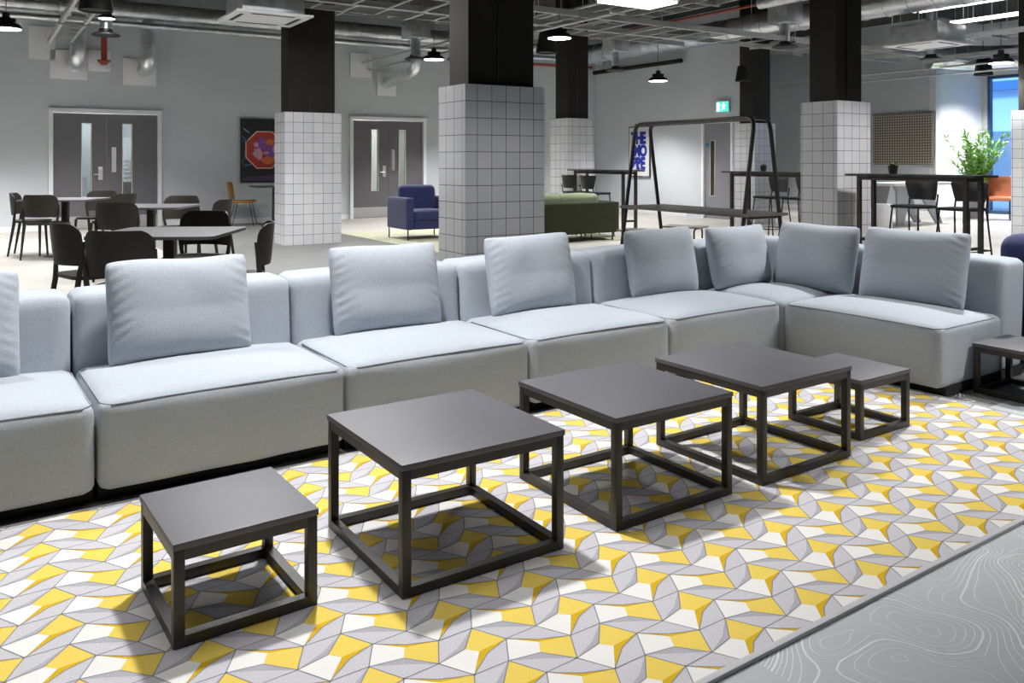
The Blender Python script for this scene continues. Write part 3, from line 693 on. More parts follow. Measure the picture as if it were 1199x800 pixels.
# artwork panel
art = thing('framed_artwork', 'black framed artwork with a red and purple octagon on the back wall', 'picture', ab(4.454, 16.96, .81), RZ_W)
obj('panel', box(B(), (.43, .0, .645), (.86, .04, 1.29)), CORK, art, smooth=False)
def disc_poly(bm, pts, y, th=.004): 
    M = Matrix(((1, 0, 0, 0), (0, 0, -1, 0), (0, 1, 0, 0), (0, 0, 0, 1))); return prism(bm, pts, y, y + th, M)
octp = lambda cx, cz, r: [(cx + r * math.cos(PI / 8 + k * PI / 4), cz + r * math.sin(PI / 8 + k * PI / 4)) for k in range(8)]
cx_, cz_ = .47, .66
obj('octagon_border', disc_poly(B(), octp(cx_, cz_, .41), .021), mat('art_cream', (.75, .55, .42), .6), art, smooth=False)
obj('octagon_field', disc_poly(B(), octp(cx_, cz_, .387), .026), mat('art_red', (.45, .045, .03), .6), art, smooth=False)
random.seed(11)
acol = [mat('art_purple', (.22, .08, .34), .6), mat('art_pink', (.65, .30, .36), .6), mat('art_orange', (.6, .16, .04), .6), mat('art_lilac', (.42, .34, .5), .6), mat('art_blue', (.04, .14, .3), .6)]
def blob(cx, cz, rx, rz_, n=11, ph=0): return [(cx + rx * (1 + .25 * math.sin(3 * k + ph)) * math.cos(2 * PI * k / n), cz + rz_ * (1 + .25 * math.cos(2.3 * k + ph)) * math.sin(2 * PI * k / n)) for k in range(n)]
for k, (x, z, rx, rz_, c) in enumerate(((.42, .78, .13, .12, 0), (.60, .62, .13, .14, 0), (.33, .60, .09, .10, 3), (.37, .56, .05, .12, 1), (.30, .76, .05, .05, 1), (.58, .82, .09, .06, 2), (.54, .45, .15, .07, 2), (.68, .68, .05, .09, 1), (.36, .66, .03, .03, 1), (.50, .60, .05, .03, 3), (.70, .50, .05, .04, 1))):
    obj('paint_shape', disc_poly(B(), blob(x, z, rx, rz_, ph=k), .030 + .0012 * k), acol[c], art, smooth=False)
for k, (x0, z0, x1, z1, w_) in enumerate(((.02, .95, .16, .82, .03), (.03, .86, .2, .8, .02), (.03, .4, .1, .7, .05), (.06, .36, .2, .38, .03))):
    obj('paint_stroke', disc_poly(B(), [(x0, z0), (x1, z1), (x1 - w_ * .4, z1 - w_), (x0 + w_ * .2, z0 - w_)], .022), acol[4], art, smooth=False)
obj('paint_stroke', disc_poly(B(), [(.04, 1.1), (.07, 1.06), (.17, .99), (.18, 1.0), (.08, 1.08)], .023), acol[3], art, smooth=False)
obj('paint_stroke', disc_poly(B(), [(.03, .12), (.83, .16), (.83, .05), (.03, .03)], .022), mat('art_dusk', (.06, .04, .09), .6), art, smooth=False)

# blue lettering poster
po = thing('poster', 'framed white poster with blue bubble lettering on the far wall', 'poster', ab(13.45, 15.64, .87), RZ_W - PI / 2)
obj('frame', box(B(), (.37, 0, .60), (.76, .03, 1.22)), WIRE, po, smooth=False)
obj('paper', box(B(), (.37, -.016, .60), (.71, .006, 1.17)), PAPER, po, smooth=False)
def letters(txt, x, z, size, sx=1.0):
    cu = bpy.data.curves.new('lettering', 'FONT'); cu.body = txt; cu.size = size; cu.align_x = 'CENTER'; cu.offset = size * .055; cu.extrude = .004; cu.space_character = .85
    tmp = bpy.data.objects.new('tmp', cu); C.objects.link(tmp); bpy.context.view_layer.update()
    me = bpy.data.meshes.new_from_object(tmp.evaluated_get(bpy.context.evaluated_depsgraph_get())); bpy.data.objects.remove(tmp)
    me.materials.clear(); me.materials.append(BLUEI)
    o = bpy.data.objects.new('lettering', me); C.objects.link(o); o.parent = po; o.location = (x, -.024, z); o.rotation_euler = (PI / 2, 0, 0); o.scale = (sx, 1, 1); return o
letters('THE', .36, .80, .38, .80); letters('MO', .42, .50, .36, .85); letters('BRE', .36, .19, .38, .80)

# exit sign with a running figure
ex = thing('exit_sign', 'lit green exit sign with a running figure above the grey door', 'sign', ab(13.40, 12.72, 2.28), RZ_W - PI / 2)
obj('housing', box(B(), (.17, 0, .13), (.36, .05, .24), bev=.005), WHITE, ex)
obj('green_panel', box(B(), (.17, -.028, .12), (.33, .006, .20)), EXITG, ex, smooth=False)
bm = B()
M = Matrix(((1, 0, 0, 0), (0, 0, -1, 0), (0, 1, 0, 0), (0, 0, 0, 1)))
prism(bm, [(.02, .03), (.10, .03), (.10, .21), (.02, .21)], .032, .035, M)
prism(bm, [(.215 + .018 * math.cos(k), .195 + .018 * math.sin(k)) for k in np.linspace(0, 2 * PI, 12, endpoint=False)], .032, .035, M)
for q in ([(.19, .175), (.24, .17), (.225, .10), (.19, .10)], [(.19, .115), (.225, .11), (.26, .07), (.245, .05)], [(.19, .12), (.21, .10), (.17, .045), (.145, .045)], [(.235, .17), (.28, .14), (.272, .128), (.23, .15)], [(.195, .172), (.20, .155), (.15, .13), (.145, .142)]): prism(bm, q, .032, .035, M)
obj('running_figure', bm, EXITW, ex, smooth=False)

# perforated board
pb = thing('pin_board', 'brown perforated board on the recessed wall right of the column', 'board', ab(18.22, 12.25, 1.16), RZ_W - PI / 2)
bm = box(B(), (.74, 0, .60), (1.48, .03, 1.20)); uvl = bm.loops.layers.uv.new('UVMap')
for f in bm.faces:
    for lp in f.loops: lp[uvl].uv = (lp.vert.co.x / .062, lp.vert.co.z / .062)
obj('board', bm, PERF, pb, smooth=False)

# ------------------------------------------------------------------ high bar tables with stools
def bar_table(o_, rz, L, Wd, h, label, zr=.33):
    t = thing('bar_table', label, 'table', (*o_, 0), rz, 'slim black bar tables')
    obj('table_top', box(B(), (L / 2, Wd / 2, h - .012), (L + .28, Wd + .16, .024)), TBLK, t, smooth=False)
    g = .042
    for x in (0, L):
        for y in (0, Wd): obj('leg', box(B(), (x, y, (h - .024) / 2), (g, g, h - .024)), FRAME, t, smooth=False)
    for x in (0, L):
        obj('end_rail', box(B(), (x, Wd / 2, h - .05), (g, Wd - g, g)), FRAME, t, smooth=False); obj('foot_rail', box(B(), (x, Wd / 2, zr), (.035, Wd - g, .03)), FRAME, t, smooth=False)
    for y in (0, Wd): obj('side_rail', box(B(), (L / 2, y, h - .05), (L - g, g, g)), FRAME, t, smooth=False)
    return t
LR = Vector((.475, -.88)); RZR = math.atan2(LR.y, LR.x)
bt = bar_table((4.07, 9.80), RZR, 1.31, .25, 1.10, 'slim black bar table in front of the perforated board, holding a small plant')
bar_table((3.21, 12.2), RZR, 1.31, .33, 1.10, 'slim black bar table behind the A-frame table, ending at the column', .14)
bar_table((1.12, 14.8), RZR, 1.43, .25, 1.10, 'slim black bar table behind the olive sofa, beside the blue poster', .27)
# in this local frame +y (WR) points away from the viewer to the right
WR = Vector((.88, .475))
def make_stool():
    t = thing('bar_stool', '', 'stool', group='black shell counter stools')
    obj('seat', prism(B(), rrect(.42, .40, .10, 5), .70, .73), BLKPL, t)
    obj('backrest', curved_panel(B(), .46, .22, .24, .79, -.21, .04, th=.014, topw=1.12, botw=.74, p=7), BLKPL, t, ang=60)
    for sx in (-1, 1):
        obj('leg', tube(B(), [(sx * .21, .22, 0), (sx * .17, .15, .70)], .010, 6), WIRE, t)
        obj('leg', tube(B(), [(sx * .22, -.24, 0), (sx * .18, -.16, .70), (sx * .18, -.19, .86)], .010, 6), WIRE, t)
    zz = .26; bm = B()
    c4 = [(-.195, .194, zz), (.195, .194, zz), (.205, -.21, zz), (-.205, -.21, zz)]
    for i in range(4): tube(bm, [c4[i], c4[(i + 1) % 4]], .008, 6)
    obj('foot_ring', bm, WIRE, t); return t
sp = make_stool()
FAR = math.atan2(WR.y, WR.x) + PI / 2      # faces back towards the table (facing -WR)
def on_table(o_, along, across): q = Vector(o_) + LR * along + WR * across; return (q.x, q.y, 0)
ST = [((4.07, 9.80), .30, .56, FAR, 'black shell stool behind the right bar table, under the small plant'),
      ((4.07, 9.80), .90, .56, FAR + .05, 'black shell stool at the right end of the right bar table, before the planter'),
      ((3.21, 12.2), .20, .56, FAR - .1, 'black shell stool seen through the right end of the A-frame table'),
      ((3.21, 12.2), .72, .60, FAR, 'black shell stool half hidden by the column left of the perforated board'),
      ((1.12, 14.8), .45, -.26, FAR + PI, 'brown-black stool left of the pair above the olive sofa'),
      ((1.12, 14.8), 1.03, -.26, FAR + PI, 'brown-black stool right of the pair above the olive sofa')]
for i, (o_, al, ac_, r, l) in enumerate(ST):
    q = place(sp, i > 0, on_table(o_, al, ac_), r, l)
def small_plant(loc, label, s=1.0):
    t = thing('potted_plant', label, 'plant', loc); t.scale = (s, s, s)
    obj('pot', lathe(B(), [(0, 0), (.045, 0), (.06, .10), (.05, .10), (.045, .085), (0, .085)], 16), BLKPL, t)
    bm = B()
    for k in range(26):
        a = random.uniform(0, 2 * PI); l = random.uniform(.03, .075); e = random.uniform(.6, 1.4)
        d = Vector((math.cos(a) * math.cos(e), math.sin(a) * math.cos(e), math.sin(e))); side = Vector((-math.sin(a), math.cos(a), 0)) * .014; b = Vector((0, 0, .085)) + Vector((math.cos(a), math.sin(a), 0)) * .02
        v = [bm.verts.new(x) for x in (b, b + d * l * .5 + side, b + d * l, b + d * l * .5 - side)]; bm.faces.new(v)
    obj('foliage', bm, LEAF2, t)
q = on_table((4.07, 9.80), .36, .12); small_plant((q[0], q[1], 1.10), 'small green plant in a black pot on the right bar table', .95)
q = on_table((3.21, 12.2), .50, .12); small_plant((q[0], q[1], 1.10), 'tiny dark potted plant on the middle bar table', .8)

# ------------------------------------------------------------------ A-frame table with low stools
Lv = Vector((.495, -.869)); RZA = math.atan2(Lv.y, Lv.x); Wv = Vector((.869, .495))
P_A = Vector((1.23, 9.58))
at_ = thing('swing_frame_table', 'long dark table hung inside a black A-shaped tube frame', 'table', (P_A.x, P_A.y, 0), RZA)
# local: x along Lv (0..1.9), y = +Wv side (0..0.65)
obj('table_top', box(B(), (.95, .32, .725), (1.9, .64, .03), bev=.003), mat('swing_top', (.09, .088, .082), .4), at_)
FRA = mat('black_tube', (.022, .02, .018), .35)
for sgn, nm in ((-1, 'tube_frame'), (1, 'tube_frame')):
    yb, yt = .32 + sgn * .34, .32 + sgn * .10; xs, xe = .02, 1.86
    def P(x, t_): return Vector((x, yb + (yt - yb) * t_, 1.67 * t_))
    pts = [P(xs, 0), P(xs, .5), P(xs, .93)] + [P(xs + .01, .97), P(xs + .04, .99)] + [P(xs + .09, 1.0), P((xs + xe) / 2, 1.0), P(xe - .09, 1.0), P(xe - .04, .99), P(xe - .01, .97), P(xe, .93), P(xe, .5), P(xe, 0)]
    obj(nm, tube(B(), pts, .021, 10), FRA, at_, ang=80)
bm = B()
for x in (.02, 1.86): tube(bm, [(x, .12, .70), (x, .52, .70)], .015, 8); tube(bm, [(x, .22, 1.66), (x, .42, 1.66)], .015, 8)
obj('cross_bar', bm, FRA, at_, ang=80)
def low_stool():
    t = thing('low_bench', '', 'stool', group='low grey benches under the A-frame table')
    obj('seat', box(B(), (0, 0, .43), (.50, .34, .02), bev=.004), SLATW, t)
    for x in (-.17, .17):
        pts = [(x, -.15, 0), (x, -.15, .36)] + [(x, -.15 + .04 * (1 - math.cos(a)), .36 + .05 * math.sin(a)) for a in (.5, 1.0, 1.57)] + [(x, 0, .415), (x, .11, .41), (x, .14, .39), (x, .15, .36), (x, .15, 0)]
        obj('leg', tube(B(), pts, .011, 8), WIRE, t, ang=80)
    return t
ls = low_stool()
for i, (px, py, l) in enumerate(((752, 269, 'low grey bench at the left end below the A-frame table'), (802, 264.5, 'low grey bench in the middle below the A-frame table'), (856, 268, 'low grey bench at the right below the A-frame table, half hidden by a cushion'))):
    q = at(px, py, .44); place(ls, i > 0, (q.x, q.y, 0), RZA + .5, l)

# ------------------------------------------------------------------ right background: counter table, planter, orange chair, wooden shelf
q = at(1078, 264, 0)
ct = thing('counter_table', 'pale grey table with slanted panel legs behind the right bar stools', 'table', (q.x, q.y, 0), RZ_W)
obj('table_top', box(B(), (.0, .3, .80), (2.0, .8, .05), bev=.004), WHITE, ct)
for x, sl in ((-.45, -.12), (.50, .25)):
    bm = B(); prism(bm, [(x - .28 - sl, .775), (x + .22 - sl, .775), (x + .18 + sl, 0), (x - .02 + sl, 0)], -.25, -.21, Matrix(((1, 0, 0, 0), (0, 0, 1, .35), (0, 1, 0, 0), (0, 0, 0, 1))))
    prism(bm, [(x - .28 - sl, .775), (x + .22 - sl, .775), (x + .18 + sl, 0), (x - .02 + sl, 0)], .21, .25, Matrix(((1, 0, 0, 0), (0, 0, 1, .35), (0, 1, 0, 0), (0, 0, 0, 1))))
    obj('panel_leg', bm, BRUSH, ct, smooth=False)
q = at(1033, 268, 0)
cy = obj('cylinder_stool', lathe(B(), [(0, 0), (.16, 0), (.17, .02), (.17, .44), (.15, .46), (0, .46)], 32), WHITE, None, loc=(q.x, q.y, 0)); tag(cy, 'white drum stool between the column and the pale grey table', 'stool')
q = at(1033, 262, 0)
cb = thing('shelf_unit', 'pale cabinet with grey drawers right beside the tiled column', 'cabinet', (q.x - .3, q.y + 1.2, 0), RZ_W)
obj('body', box(B(), (0, .2, .45), (.9, .45, .9)), WHITE, cb, smooth=False)
for z in (.2, .48, .76): obj('drawer', box(B(), (0, -.03, z), (.8, .02, .2)), BRUSH, cb, smooth=False)

q = at(1150, 257, 0)
pl = thing('floor_planter', 'tall leafy plant in a tapered grey pot by the blue window', 'plant', (q.x, q.y + .25, 0))
obj('pot', lathe(B(), [(0, 0), (.17, 0), (.27, .66), (.24, .66), (.23, .6), (0, .6)], 4), POT, pl, rot=(0, 0, .4), smooth=False)
obj('soil', lathe(B(), [(0, .60), (.20, .60), (0, .62)], 16), SOIL, pl)
random.seed(5)
bmS = B(); bmL = B()
for k in range(30):
    a = random.uniform(0, 2 * PI); sp_ = random.uniform(.05, .55); Hh = random.uniform(.75, 1.42) * (1.0 - .25 * sp_)
    base = Vector((math.cos(a) * .08, math.sin(a) * .08, .6)); pts = []
    for i in range(8):
        t_ = i / 7; pts.append(base + Vector((math.cos(a) * sp_ * t_ ** 1.5, math.sin(a) * sp_ * t_ ** 1.5, Hh * t_)))
    tube(bmS, pts, [.008 * (1 - .7 * i / 7) for i in range(8)], 5)
    for i in range(1, 8):
        for r_ in range(7):
            b_ = pts[i].lerp(pts[i - 1], random.random()); aa = a + random.choice((-1, 1)) * random.uniform(.3, 1.6); e = random.uniform(.1, 1.1)
            d = Vector((math.cos(aa) * math.cos(e), math.sin(aa) * math.cos(e), math.sin(e))); l = random.uniform(.13, .24); sd = d.cross(Vector((0, 0, 1))).normalized() * .022
            dr = Vector((0, 0, -.03))
            v = [bmL.verts.new(x) for x in (b_, b_ + d * l * .45 + sd, b_ + d * l + dr, b_ + d * l * .45 - sd)]; bmL.faces.new(v)
obj('stem', bmS, LEAF2, pl); obj('foliage', bmL, LEAF, pl, smooth=False)

q = at(1176, 258, 0)
oc2 = thing('lounge_chair', 'orange leather chair with a black sled base by the window', 'chair', (q.x, q.y + .2, 0), .5)
obj('seat', soft(.50, .50, .09, .04), ORANGE, oc2, loc=(0, 0, .40), ang=80)
obj('backrest', curved_panel(B(), .50, .50, .6, .42, -.26, .10, th=.05, p=5), ORANGE, oc2, ang=60); oc2.rotation_euler.z = PI - .5
for sx in (-.2, .2): obj('sled_leg', tube(B(), [(sx, .16, .40), (sx, .24, .012), (sx, -.22, .012), (sx, -.14, .40)], .010, 6), WIRE, oc2)
ws = thing('wooden_shelf', 'warm wooden shelf boards on black posts outside beyond the orange chair', 'shelf', ab(22.2, 9.6, 0), RZ_W - PI / 2)
for z in (1.0, 1.75): obj('shelf_board', box(B(), (.8, 0, z), (3.6, .4, .09)), WOOD, ws, smooth=False)
for x in (-.9, 2.5): obj('post', box(B(), (x, 0, .9), (.05, .35, 1.8)), WIRE, ws, smooth=False)

# ------------------------------------------------------------------ ceiling services
def w3(a, b, z): return ab(a, b, z)
def duct(name, pts, r, m, label, ribs=0, cat='duct', n=20):
    t = thing(name, label, cat)
    obj('pipe', tube(B(), pts, r, n), m, t, ang=80)
    if ribs:
        bm = B(); tot = (Vector(pts[-1]) - Vector(pts[0])); k = int(tot.length / ribs); d = tot.normalized()
        for i in range(k + 1):
            c = Vector(pts[0]) + d * min(tot.length - .01, i * ribs + .02); tube(bm, [c - d * .012, c + d * .012], r + .012, n)
        obj('collar', bm, m, t, ang=60); bpy.data.objects[t.name]
    return t
duct('spiral_duct', [w3(-8.9, 16.5, 3.95), w3(13.3, 16.5, 3.95)], .19, GALV, 'long round metal duct running along the back wall under the ceiling', 1.2)
duct('service_pipe', [w3(-8.9, 16.33, 3.70), w3(13.2, 16.33, 3.70)], .055, GALV, 'thin metal pipe just below the long duct on the back wall', 0, 'pipe')
duct('flexible_duct', [w3(12.6, 16.2, 3.84), w3(12.6, 1.0, 3.84)], .22, FOIL, 'ribbed foil duct crossing the ceiling at right, beyond the green exit sign', .42)
duct('flexible_duct', [w3(17.3, 10.3, 3.5), w3(18.3, 9.6, 3.45), w3(19.3, 8.9, 3.5), w3(19.6, 6.5, 3.5)], .27, FOIL, 'crumpled foil duct above the blue window')
duct('round_duct', [w3(10.9, 9.4, 3.85), w3(10.9, -1, 3.85)], .10, GALV, 'bright narrow duct right of the column top, near the upper edge')
duct('sprinkler_pipe', [w3(12.0, 15.5, 4.1), w3(12.0, 3, 4.1)], .028, RED, 'thin red pipe crossing the dark ceiling at right', 0, 'pipe', 8)
duct('service_pipe', [w3(13.35, 16.9, 3.5), w3(13.35, 13.75, 3.5)], .05, CBLK, 'dark pipe along the top of the right wall left of the exit sign', 0, 'pipe', 10)
duct('sprinkler_pipe', [w3(13.2, 16.8, 3.62), w3(9, 16.7, 3.55)], .035, RED, 'dull red pipe at the corner behind the distant column', 0, 'pipe', 8)
def tray(p0, p1, w, label, drops=3.0, step=.5, rh=.08):
    p0, p1 = Vector(p0), Vector(p1); d = p1 - p0; L = d.length; t = thing('cable_tray', label, 'cable tray', p0, math.atan2(d.y, d.x), 'ladder cable trays')
    bm = B()
    for s_ in (-1, 1): box(bm, (L / 2, s_ * w / 2, 0), (L, .02, rh)); box(bm, (L / 2, s_ * (w / 2 - .015), -rh / 2), (L, .04, .006))
    obj('side_rail', bm, TRAYM, t, smooth=False)
    bm = B()
    for k in range(int(L / step)): box(bm, (.1 + k * step, 0, -rh / 2 + .012), (.03, w - .04, .02))
    obj('rung', bm, TRAYM, t, smooth=False)
    bm = B(); bm2 = B(); k = .6
    while k < L:
        for s_ in (-1, 1): tube(bm, [(k, s_ * (w / 2 + .03), -.07), (k, s_ * (w / 2 + .03), CH - p0.z)], .006, 5)
        box(bm2, (k, 0, -.055), (.04, w + .12, .035)); k += drops
    obj('hanger_rod', bm, TRAYM, t); obj('bracket', bm2, TRAYM, t, smooth=False)
    return t
tray(w3(-4, 9.73, 3.3), w3(16, 9.73, 3.3), .88, 'wide ladder cable tray crossing the upper middle of the picture')
tray(w3(-4, 11.5, 3.5), w3(11.5, 11.5, 3.5), .56, 'ladder cable tray left of the largest column, near the upper edge')
tray(w3(8.35, 6, 3.62), w3(8.35, 14.5, 3.62), .40, 'narrow cable tray running away from us above the distant column')
tray(w3(13.9, 3.5, 3.3), w3(13.9, 10.3, 3.3), .40, 'cable tray above the ceiling cassette on the right')
tray(w3(16.4, 2.5, 3.3), w3(16.4, 10.0, 3.3), .40, 'cable tray nearest the blue window')
tray(w3(1.25, 7.5, 3.35), w3(1.25, 16.8, 3.35), .34, 'cable tray meeting the back wall at upper left')
tray(w3(10.4, 1.5, 3.95), w3(10.4, 16.0, 3.95), .45, 'highest cable tray in the dark ceiling zone at right', 4)
tray(w3(5.0, 14.4, 4.0), w3(18.0, 14.4, 4.0), .5, 'far cable tray beneath the dark ceiling beyond the exit sign', 4)
def hung_pipe(a, b0, b1, z, label):
    t = thing('conduit_pair', label, 'pipe', w3(a, b0, z), RZ_W + PI / 2)
    for y in (0, -.16): obj('conduit', tube(B(), [(0, y, -.14 if y else 0), (b1 - b0, y, -.14 if y else 0)], .022, 8), TRAYM, t)
    bm = B()
    for x in np.arange(.5, b1 - b0, 2.0): tube(bm, [(x, .05, -.16), (x, .05, CH - z)], .006, 5); tube(bm, [(x, -.2, -.16), (x, -.2, CH - z)], .006, 5); box(bm, (x, -.075, -.17), (.03, .27, .02))
    obj('hanger', bm, TRAYM, t)
hung_pipe(7.02, 6.0, 16.9, 3.36, 'pair of hung conduits ending at a wall patch left of the second double door')
hung_pipe(17.4, 8.0, 15.5, 3.25, 'pair of hung conduits above the recessed wall with the perforated board')
# boxes with drop necks and round diffusers
def vav(px, pyb, label, neck_z, elbow=None):
    q = at(px, pyb, 3.55); t = thing('duct_box', label, 'duct', (q.x, q.y, 3.55), RZ_W)
    obj('box', box(B(), (0, 0, .19), (.40, .40, .38), bev=.004), GALV, t)
    obj('neck', tube(B(), [(0, 0, .01), (0, 0, neck_z - 3.55)], .085, 16), GALV, t)
    if not elbow: obj('diffuser', lathe(B(), [(0, 0), (.20, 0), (.21, .02), (.09, .07), (.085, .10)], 24), BLKPL, t, loc=(0, 0, neck_z - 3.55 - .05))
    return t
vav(721, 61, 'square duct box with round outlet near the far corner of the room', 3.2)
vav(919, 28, 'square duct box with round outlet left of the column by the perforated board', 3.2)
vav(487, 45, 'square duct box above the second double door', 3.25, True)
def elbow_duct(px, py_top, a_pl, z_pl, r, label):
    """drops from the ceiling duct and turns into the wall at (a_pl, 17, z_pl)"""
    c = w3(a_pl + .12, 16.45, 0); top = Vector((c.x, c.y, 3.80)); n_in = Vector((V.x, V.y, 0))
    pts = [top, Vector((c.x, c.y, z_pl + .22))]
    cc = Vector((c.x, c.y, z_pl + .22)) + n_in * .22
    for i in range(1, 7):
        a_ = PI / 2 * i / 6; pts.append(cc - n_in * .22 * math.cos(a_) - Vector((0, 0, .22 * math.sin(a_))))
    pts.append(w3(a_pl + .12, 17.0, z_pl)); t = duct('elbow_duct', pts, r, GALV, label); return t
elbow_duct(0, 0, 1.40, 2.98, .13, 'short elbow duct entering the wall patch nearest the left edge')
elbow_duct(0, 0, 2.55, 2.95, .12, 'short elbow duct entering the wall patch above the right half of the left double door')
q = at(487, 45, 3.55)
pts = [Vector((q.x, q.y, 3.3)), Vector((q.x, q.y, 3.12)), Vector((q.x, q.y, 3.0)) + Vector((V.x, V.y, 0)) * .04, Vector((q.x, q.y, 2.95)) + Vector((V.x, V.y, 0)) * .14, w3(7.62, 17.0, 2.93)]
duct('elbow_duct', pts, .10, GALV, 'duct bending from the square box into the wall patch above the second double door')
def patch(a, z, w, h, label):
    o = obj('wall_patch', box(B(), (0, -.02, 0), (w, .04, h), bev=.004), WHITE, None, loc=w3(a, 17.0, z), rot=(0, 0, RZ_W)); tag(o, label, 'wall panel', 'white square patches on the back wall')
patch(1.0, 3.34, .42, .58, 'white wall patch furthest left, highest of the left cluster'); patch(1.42, 2.98, .60, .52, 'white wall patch behind the elbow duct nearest the left edge'); patch(1.92, 3.08, .38, .38, 'white wall patch behind the red riser pipe')
patch(2.60, 2.91, .58, .50, 'white square wall patch above the left double door, right of the red pipe'); patch(7.02, 3.31, .50, .52, 'white wall patch where the conduit pair ends'); patch(7.62, 2.93, .44, .50, 'white wall patch above the left corner of the second double door')
t = thing('riser_pipe', 'short red riser pipe with a flange at upper left', 'pipe', w3(1.95, 16.6, 0)); obj('pipe', tube(B(), [(0, 0, 3.05), (0, 0, 3.6)], .05, 12), RED, t); obj('flange', lathe(B(), [(0, 0), (.06, 0), (.07, .03), (.11, .05), (.11, .08), (0, .08)], 16), RED, t, loc=(0, 0, 2.98))
# ceiling cassettes
def cassette(px, py, z, label, s=.95):
    q = at(px, py, z); t = thing('ceiling_cassette', label, 'air conditioner', (q.x, q.y, z), RZ_W, 'ceiling air cassettes')
    obj('grille_panel', box(B(), (s / 2, s / 2, .015), (s, s, .03), bev=.006), WHITE, t)
    bm = B()
    for c, sz in (((s / 2, .12, -.001), (.55, .05, .006)), ((s / 2, s - .12, -.001), (.55, .05, .006)), ((.12, s / 2, -.001), (.05, .55, .006)), ((s - .12, s / 2, -.001), (.05, .55, .006))): box(bm, c, sz)
    obj('air_slot', bm, BLKPL, t, smooth=False)
    obj('casing', box(B(), (s / 2, s / 2, .18), (.8, .8, .28), bev=.01), GALV, t)
    bm = B()
    for x in (.1, s - .1):
        for y in (.1, s - .1): tube(bm, [(x, y, .2), (x, y, CH - z)], .006, 5)
    obj('hanger_rod', bm, TRAYM, t)
cassette(277, 12, 3.1, 'white ceiling cassette left of the first tiled column top', .98); cassette(1100, 47, 3.1, 'white ceiling cassette above the perforated board', .95)
# flat panel, glow added for brightly lit sheet metal
q = at(700, 2, 3.2); t = thing('glowing_panel', 'bright flat glowing ceiling panel at the upper edge, right of the largest column', 'ceiling light', (q.x, q.y, 3.2), RZ_W)
obj('diffuser', box(B(), (.42, -.25, 0), (.85, .5, .03)), TUBE, t, smooth=False); obj('tray', box(B(), (.42, -.25, .035), (.9, .55, .04)), TRAYM, t, smooth=False)
for a, b0, b1, z, l in ((13.0, 4.5, 7.9, 3.7, 'upper of two bright tube lights at upper right'), (14.6, 4.5, 8.3, 3.7, 'lower of two bright tube lights at upper right')):
    t = thing('tube_light', l, 'ceiling light', w3(a, b0, z), RZ_W + PI / 2, 'long tube lights')
    obj('tube', tube(B(), [(0, 0, 0), (b1 - b0, 0, 0)], .035, 10), TUBE, t); obj('hanger', tube(tube(B(), [(.5, 0, .03), (.5, 0, CH - z)], .01, 6), [(b1 - b0 - .4, 0, .03), (b1 - b0 - .4, 0, CH - z)], .01, 6), TRAYM, t)
# high-bay pendants
def pendant():
    t = thing('pendant_lamp', '', 'lamp', group='black high-bay pendant lamps')
    obj('lamp_shade', lathe(B(), [(.05, .16), (.06, .14), (.09, .13), (.10, .09), (.17, .06), (.195, .012), (.19, 0), (.17, .004), (0, .02)], 32), BLKPL, t, ang=50)
    obj('diffuser', lathe(B(), [(0, -.002), (.178, -.002), (.18, .004)], 32), LIT, t)
    bm = B()
    for k in range(12):
        a = 2 * PI * k / 12; box(bm, (0, 0, 0), (.05, .004, .045), M=Matrix.Translation((math.cos(a) * .09, math.sin(a) * .09, .12)) @ Matrix.Rotation(a, 4, 'Z'))
    lathe(bm, [(0, .14), (.045, .14), (.045, .21), (0, .215)], 16)
    obj('heat_sink', bm, BLKPL, t, smooth=False)
    obj('cord', tube(B(), [(0, 0, .2), (0, 0, 1.6)], .005, 5), WIRE, t)
    return t
def fit_cord(o, z, base):
    for ch in o.children:
        if ch.name.startswith('cord'):
            bm = tube(B(), [(0, 0, base), (0, 0, (CH - z) / o.scale[0])], .005, 5); me = bpy.data.meshes.new('cord'); bm.to_mesh(me); bm.free(); me.materials.append(WIRE); ch.data = me
pp = pendant()
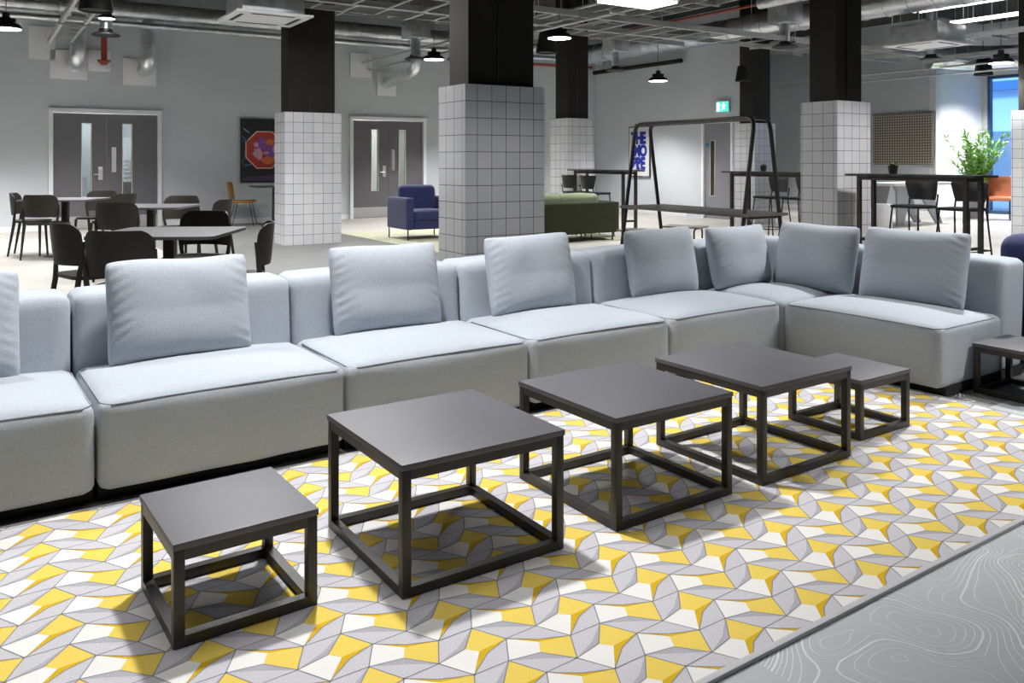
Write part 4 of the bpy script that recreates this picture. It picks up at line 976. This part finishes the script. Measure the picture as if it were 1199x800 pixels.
PEN = [(7, 34, 3.0, 1.0, 'pendant lamp at the upper left corner, cut off by the frame'), (770.5, 95, 2.85, 1.0, 'pendant lamp hanging before the bare right wall, left of the exit sign'), (655, 45, 3.15, 1.0, 'pendant lamp glowing just right of the largest column top'), (508, 70, 3.1, 1.0, 'pendant lamp just left of the largest column top'), (1172, 74, 2.8, .98, 'pendant lamp above the blue window at the right edge'), (125, 22, 3.3, .6, 'small distant pendant lamp behind the black speaker at upper left')]
for i, (px, py, z, s, l) in enumerate(PEN):
    q = at(px, py, z); fit_cord(place(pp, i > 0, q, 0, l, sc=s), z, .2)
    spot('pendant_light', (q.x, q.y, z - .04), 90, .12, 130, .6, color=W1)
# black conical speakers
def speaker():
    t = thing('pendant_speaker', '', 'speaker', group='black cone pendant speakers')
    obj('cone', lathe(B(), [(0, .40), (.11, .40), (.12, .39), (.185, 0), (.175, 0), (.17, .02), (0, .02)], 32), BLKPL, t, ang=50)
    obj('cord', tube(B(), [(0, 0, .39), (0, 0, 1.5)], .005, 5), WIRE, t); return t
sk = speaker()
for i, (px, py, z, l) in enumerate(((112, 13, 3.0, 'black cone speaker at the upper left edge'), (869, 95, 2.72, 'black cone speaker in front of the black top of the distant column'), (1151.5, 88, 3.05, 'black cone speaker in front of the blue window top'), (640, 62, 3.1, 'black cone speaker between the two middle columns'))):
    q = at(px, py, z); q.z = z; fit_cord(place(sk, i > 0, q, 0, l, sc=(.70 if i == 1 else None)), z, .39)
# round ceiling diffusers on stubs
def rd():
    t = thing('round_diffuser', '', 'vent', group='round black ceiling diffusers')
    obj('plate', lathe(B(), [(0, 0), (.19, 0), (.20, .015), (.10, .06), (.09, .10)], 24), BLKPL, t); obj('neck', tube(B(), [(0, 0, .08), (0, 0, .9)], .085, 14), GALV, t); return t
r0 = rd()
for i, (px, py, z, l) in enumerate(((124, 42, 3.1, 'round black diffuser below the speaker at upper left'), (486, 70, 3.15, 'round black diffuser left of the largest column'), (1090, 70, 3.15, 'round black diffuser below the right ceiling cassette'))):
    q = at(px, py, z); q.z = z; place(r0, i > 0, q, 0, l)
